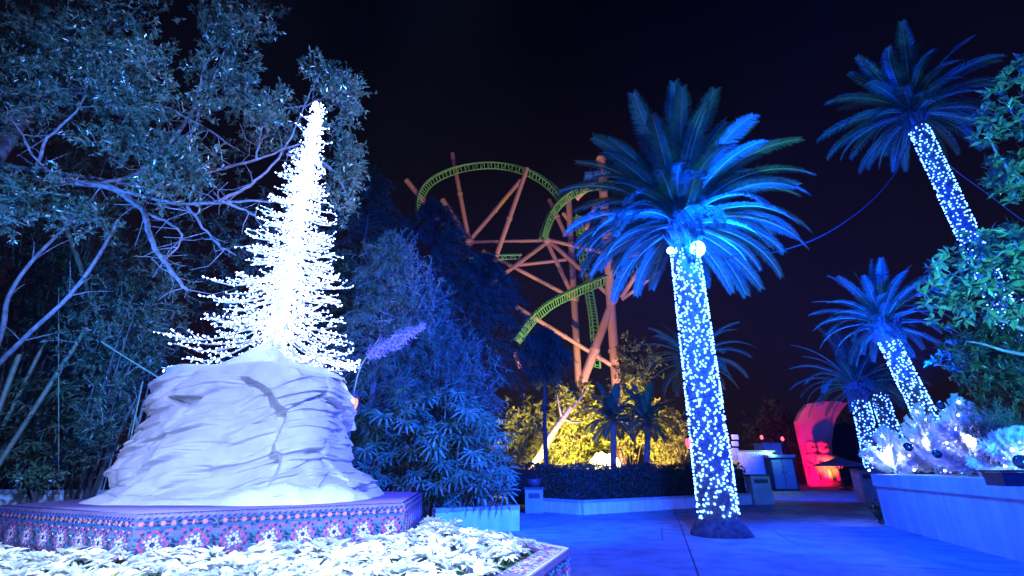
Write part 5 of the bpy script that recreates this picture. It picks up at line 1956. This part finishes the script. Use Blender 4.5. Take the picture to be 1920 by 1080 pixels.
# dim trees far behind
M['far_leaf'] = leaf_mat('far_leaf', (0.02, 0.03, 0.02), (0.05, 0.06, 0.04), 0.6, 0.2, 0.3)
for poly, Yd, lab in (([(1395, 800), (1440, 760), (1490, 775), (1500, 880), (1400, 885)], 44, 'dim far tree left of the red arch'),
                      ([(1560, 790), (1640, 770), (1660, 890), (1570, 895)], 48, 'dim far tree right of the red arch'),
                      ([(1170, 640), (1230, 660), (1220, 720), (1165, 720)], 40, 'dim slim tree beside the coaster column')):
    shrub('far_tree', lab, poly, Yd, Yd + 3, 200, .5, .2, M['far_leaf'], 9, 'tree', tl=(.8, 1.6))

# ================================================================== THE RIGHT PLANTER
pa = G(1660, 985); pb = G(1922, 1056)
ud = (pb - pa).normalized()
pe = pa + ud * 8.0
nn = Vector((-ud.y, ud.x, 0))
if nn.x < 0:
    nn = -nn
planter = thing('white_planter', 'big white rendered planter wall with a lip at the right edge', 'planter', pa)
g = Geo()
back_ = 5.0
q = [pa, pe, pe + nn * back_, pa + nn * back_]
th_ = .28
for a, b, inn in ((q[0], q[1], nn), (q[0], q[3], ud)):
    a2, b2_ = (a, b) if inn is nn else (a + nn * th_, b)
    V = [(p.x, p.y, z) for z in (0, .86) for p in (a2, b2_, b2_ + inn * th_, a2 + inn * th_)]
    g.add(V, [(0, 3, 2, 1), (4, 5, 6, 7), (0, 1, 5, 4), (1, 2, 6, 5), (2, 3, 7, 6), (3, 0, 4, 7)])
g.build('wall_body', M['render_wall'], planter)
g = Geo()
lp_ = .035
a, b = pa - ud * lp_ - nn * lp_, pe - nn * lp_
V = [(p.x, p.y, z) for z in (.863, 1.13) for p in (a, b, b + nn * (th_ + 2 * lp_), a + nn * (th_ + 2 * lp_))]
g.add(V, [(0, 3, 2, 1), (4, 5, 6, 7), (0, 1, 5, 4), (1, 2, 6, 5), (2, 3, 7, 6), (3, 0, 4, 7)])
a, b = pa - ud * lp_ + nn * (th_ + lp_), pa - ud * lp_ + nn * back_
V = [(p.x, p.y, z) for z in (.863, 1.13) for p in (a, b, b + ud * (th_ + 2 * lp_), a + ud * (th_ + 2 * lp_))]
g.add(V, [(0, 3, 2, 1), (4, 5, 6, 7), (0, 1, 5, 4), (1, 2, 6, 5), (2, 3, 7, 6), (3, 0, 4, 7)])
g.build('lip', M['render_wall'], planter)
g = Geo()
a = pa + ud * .3 + nn * .3
V = [(p.x, p.y, 1.02) for p in (a, pe + nn * .3, pe + nn * back_, pa + ud * .3 + nn * back_)]
g.add(V, [(0, 1, 2, 3)])
g.build('planting_soil', M['soil'], planter)
# the small bin beyond its corner, and a tuft at its foot
t, a, b = wbox('litter_bin', 'small slanted bin beyond the far corner of the white planter', 'bin', 1617, 882, 1636, 914, 20, .5, M['kerb'])
g = Geo(); box(g, (a.x - .03, 19.97, b.z + .002), (b.x + .03, 20.53, b.z + .06)); g.build('rim', M['dark_trim'], t)
g = Geo(); box(g, (a.x + .1, 19.985, b.z - .3), (b.x - .1, 19.998, b.z - .14)); g.build('slot', M['dark_trim'], t)
shrub('weed_tuft', 'little dark plant tuft at the foot of the white planter corner', [(1636, 950), (1652, 940), (1658, 975), (1640, 985)], 12.7, 12.9, 30, .12, .03, M['broad_dark'], 8, 'plant', tl=(.1, .2), trunk=False)
# dark lamp box on the planter edge
p = WZ(1893, 912, 1.13)
t = thing('lamp_box', 'black lamp box lying on the lip of the white planter', 'lamp box', p)
g = Geo(); obox(g, (p.x, p.y), ud, nn, .15, .10, 1.134, 1.25); g.build('housing', M['black_metal'], t)
g = Geo(); obox(g, (p.x, p.y), ud, nn, .17, .12, 1.253, 1.27); g.build('lid', M['black_metal'], t)


# ------------------------------------------------------------------ white tinsel trees
def tinsel_branch(seed):
    g_ = Geo()
    n = 460
    u = rng.uniform(0.05, 1, n) ** .8
    a = rng.uniform(0, 2 * PI, n)
    dv = np.stack([np.full(n, .85), np.cos(a), np.sin(a)], -1)
    cx_ = np.stack([u, np.zeros(n), .22 * u * u], -1)
    leaves(g_, cx_, dv, rnd_dirs(n), rng.uniform(.13, .20, n) * np.where(u > .9, 1.0, 1.0), .020, 0, .05)
    tube(g_, [(0, 0, 0), (.5, 0, .055), (1, 0, .22)], .012, 4, 0, cap=False)
    return g_.mesh('tinsel_branch', M['tinsel'])


TB = [tinsel_branch(s) for s in range(3)]
gtb = Geo(); bulbs(gtb, [(0, 0, 0)], .022, True)
TBULB = gtb.mesh('bulb', M['tinsel_bulb'])


def tinsel_tree(px, py_top, py_base, Yd, rad, label, n=44, seed=0):
    rr = random.Random(seed)
    tp, bs = W(px, py_top, Yd), W(px, py_base, Yd)
    H = tp.z - 1.02
    t_ = thing('tinsel_tree', label, 'artificial tree', (tp.x, tp.y, 1.02), 'white tinsel trees in the planter')
    g_ = Geo(); tube(g_, [(tp.x, tp.y, 1.0), (tp.x, tp.y, tp.z - .1)], [.03, .012], 7); g_.build('trunk', M['white_metal'], t_)
    lamp('POINT', 'tinsel_lamp', (tp.x - .1, tp.y - .12, 1.02 + H * .45), None, (0.40, 0.50, 1.0), 190, .12)
    for k in range(n):
        f = (k + .5) / n
        az = k * 2.39996
        ln = rad * (1 - f) ** .85 + .16
        o = obj('branch', TB[k % 3], t_, (0, 0, .08 + (H - .3) * f), (0, -R(14 + 56 * f + rr.uniform(-12, 12)), az))
        o.scale = (ln, max(.45, min(1.0, ln * 1.2)), max(.45, min(1.0, ln * 1.2)))
        if k % 4 == 1:
            rr2 = ln * rr.uniform(.45, .8)
            obj('bulb', TBULB, t_, (rr2 * math.cos(az), rr2 * math.sin(az), .14 + (H - .3) * f))


tinsel_tree(1655, 795, 880, 12.9, .62, 'smallest white tinsel tree at the left corner of the planter', 30, 1)
tinsel_tree(1716, 752, 885, 12.2, .72, 'white tinsel tree, second from the planter corner', 36, 2)
tinsel_tree(1788, 735, 890, 11.2, .85, 'tallest white tinsel tree in the planter', 44, 3)
tinsel_tree(1905, 800, 905, 8.7, .62, 'white tinsel tree spilling over the planter lip at the right edge', 40, 4)
for px, py, Yd, r_, lab in ((1764, 761, 10.55, .085, 'dark shiny ball high on the tallest tinsel tree'), (1757, 851, 10.4, .085, 'dark shiny ball low between two tinsel trees'),
                            (1703, 838, 11.5, .10, 'dark shiny ball on the second tinsel tree'), (1916, 866, 8.0, .11, 'dark shiny ball at the right edge on the nearest tinsel tree')):
    p = W(px, py, Yd)
    t = thing('bauble', lab, 'bauble', p, 'dark baubles on the tinsel trees')
    g = Geo(); uvsphere(g, p, r_, 20, 14); g.build('ball', M['ornament'], t)
    g = Geo(); lathe(g, p + Vector((0, 0, r_ - .005)), [(.02, 0), (.02, .025), (.001, .027)], 10); g.build('cap', M['white_metal'], t)
# dark evergreen boughs between the trees
shrub('evergreen_shrub', 'dark evergreen boughs with white tips between the tinsel trees', [(1810, 790), (1900, 770), (1925, 820), (1880, 850), (1820, 830)], 9.6, 11, 110, .13, .02, M['needle'], 20, tl=(.3, .6), z0=1.02)

# ------------------------------------------------------------------ broad leaved trees at the right edge
RT = thing('broadleaf_tree', 'big leaved tree reaching in from the upper right edge', 'tree', (11.6, 8.0, 0))
g = Geo()
tube(g, curve([(11.6, 8, 0), (11.4, 8, 2.5), (11.2, 8, 5), (10.8, 8, 8)], 5), [.20 - .006 * i for i in range(16)], 9)
g.build('trunk', M['oak_bark'], RT)
for pts in ([(1990, 330, 8), (1930, 250, 8), (1890, 200, 7.9)], [(1990, 380, 8), (1900, 330, 7.9), (1850, 250, 7.7)], [(2000, 500, 8), (1900, 480, 8), (1830, 500, 8), (1770, 520, 7.9)],
            [(1990, 640, 8), (1900, 610, 8), (1850, 590, 8.1)], [(1995, 690, 8.2), (1900, 660, 8.2), (1815, 640, 8.3)]):
    g = Geo(); limb(g, pts, .05, .015); g.build('branch', M['oak_bark'], RT)
g = Geo()
for poly, n, y0, y1 in (([(1885, 150), (1925, 60), (1990, 60), (1990, 260), (1900, 270), (1820, 265), (1830, 235)], 95, 7.4, 8.4),
                        ([(1830, 320), (1925, 270), (1990, 280), (1990, 390), (1870, 380)], 60, 7.6, 8.6),
                        ([(1735, 540), (1790, 470), (1850, 430), (1990, 420), (1990, 600), (1850, 590), (1750, 600)], 190, 7.5, 8.8)):
    pts = in_px(poly, n)
    base = np.array([tuple(W(x, y, random.uniform(y0, y1))) for x, y in pts])
    sprays(g, base, unit(rnd_dirs(n) * .8 + np.array([-.5, -.4, .1])), rng.uniform(.18, .35, n), 11, .19, .085, spread=1.0)
g.build('crown', [M['broad_leaf'], M['twig']], RT)
shrub('broadleaf_tree', 'dark dense tree under the big leaved one at the right edge', [(1715, 610), (1850, 590), (1990, 590), (1990, 780), (1850, 770), (1760, 720)], 9.5, 12, 420, .15, .06, M['broad_dark'], 12, 'tree')
light_string('string_lights', (12.55, 10.5, 0), (12.0, 10.5, 6), .2, .16, .3, .98, 130, .022, 'sparse lights on a trunk hidden at the right edge', 'lights wound round palm trunks', seed=77)

# ================================================================== GLARE HAZE: thin scattering box added to imitate lens glow round the lamps
M['glare_haze'] = bpy.data.materials.new('glare_haze')
M['glare_haze'].use_nodes = True
hn, hl_ = M['glare_haze'].node_tree.nodes, M['glare_haze'].node_tree.links
hn.remove(hn['Principled BSDF'])
hv = hn.new('ShaderNodeVolumePrincipled')
hv.inputs['Color'].default_value = (0.9, 0.9, 0.92, 1)
hv.inputs['Density'].default_value = 0.0002
hv.inputs['Anisotropy'].default_value = 0.2
hl_.new(hv.outputs[0], hn['Material Output'].inputs['Volume'])
g = Geo()
box(g, (-402, -102, -1.0), (402, 602, 42))
stuff(g.build('glare_haze', M['glare_haze']))
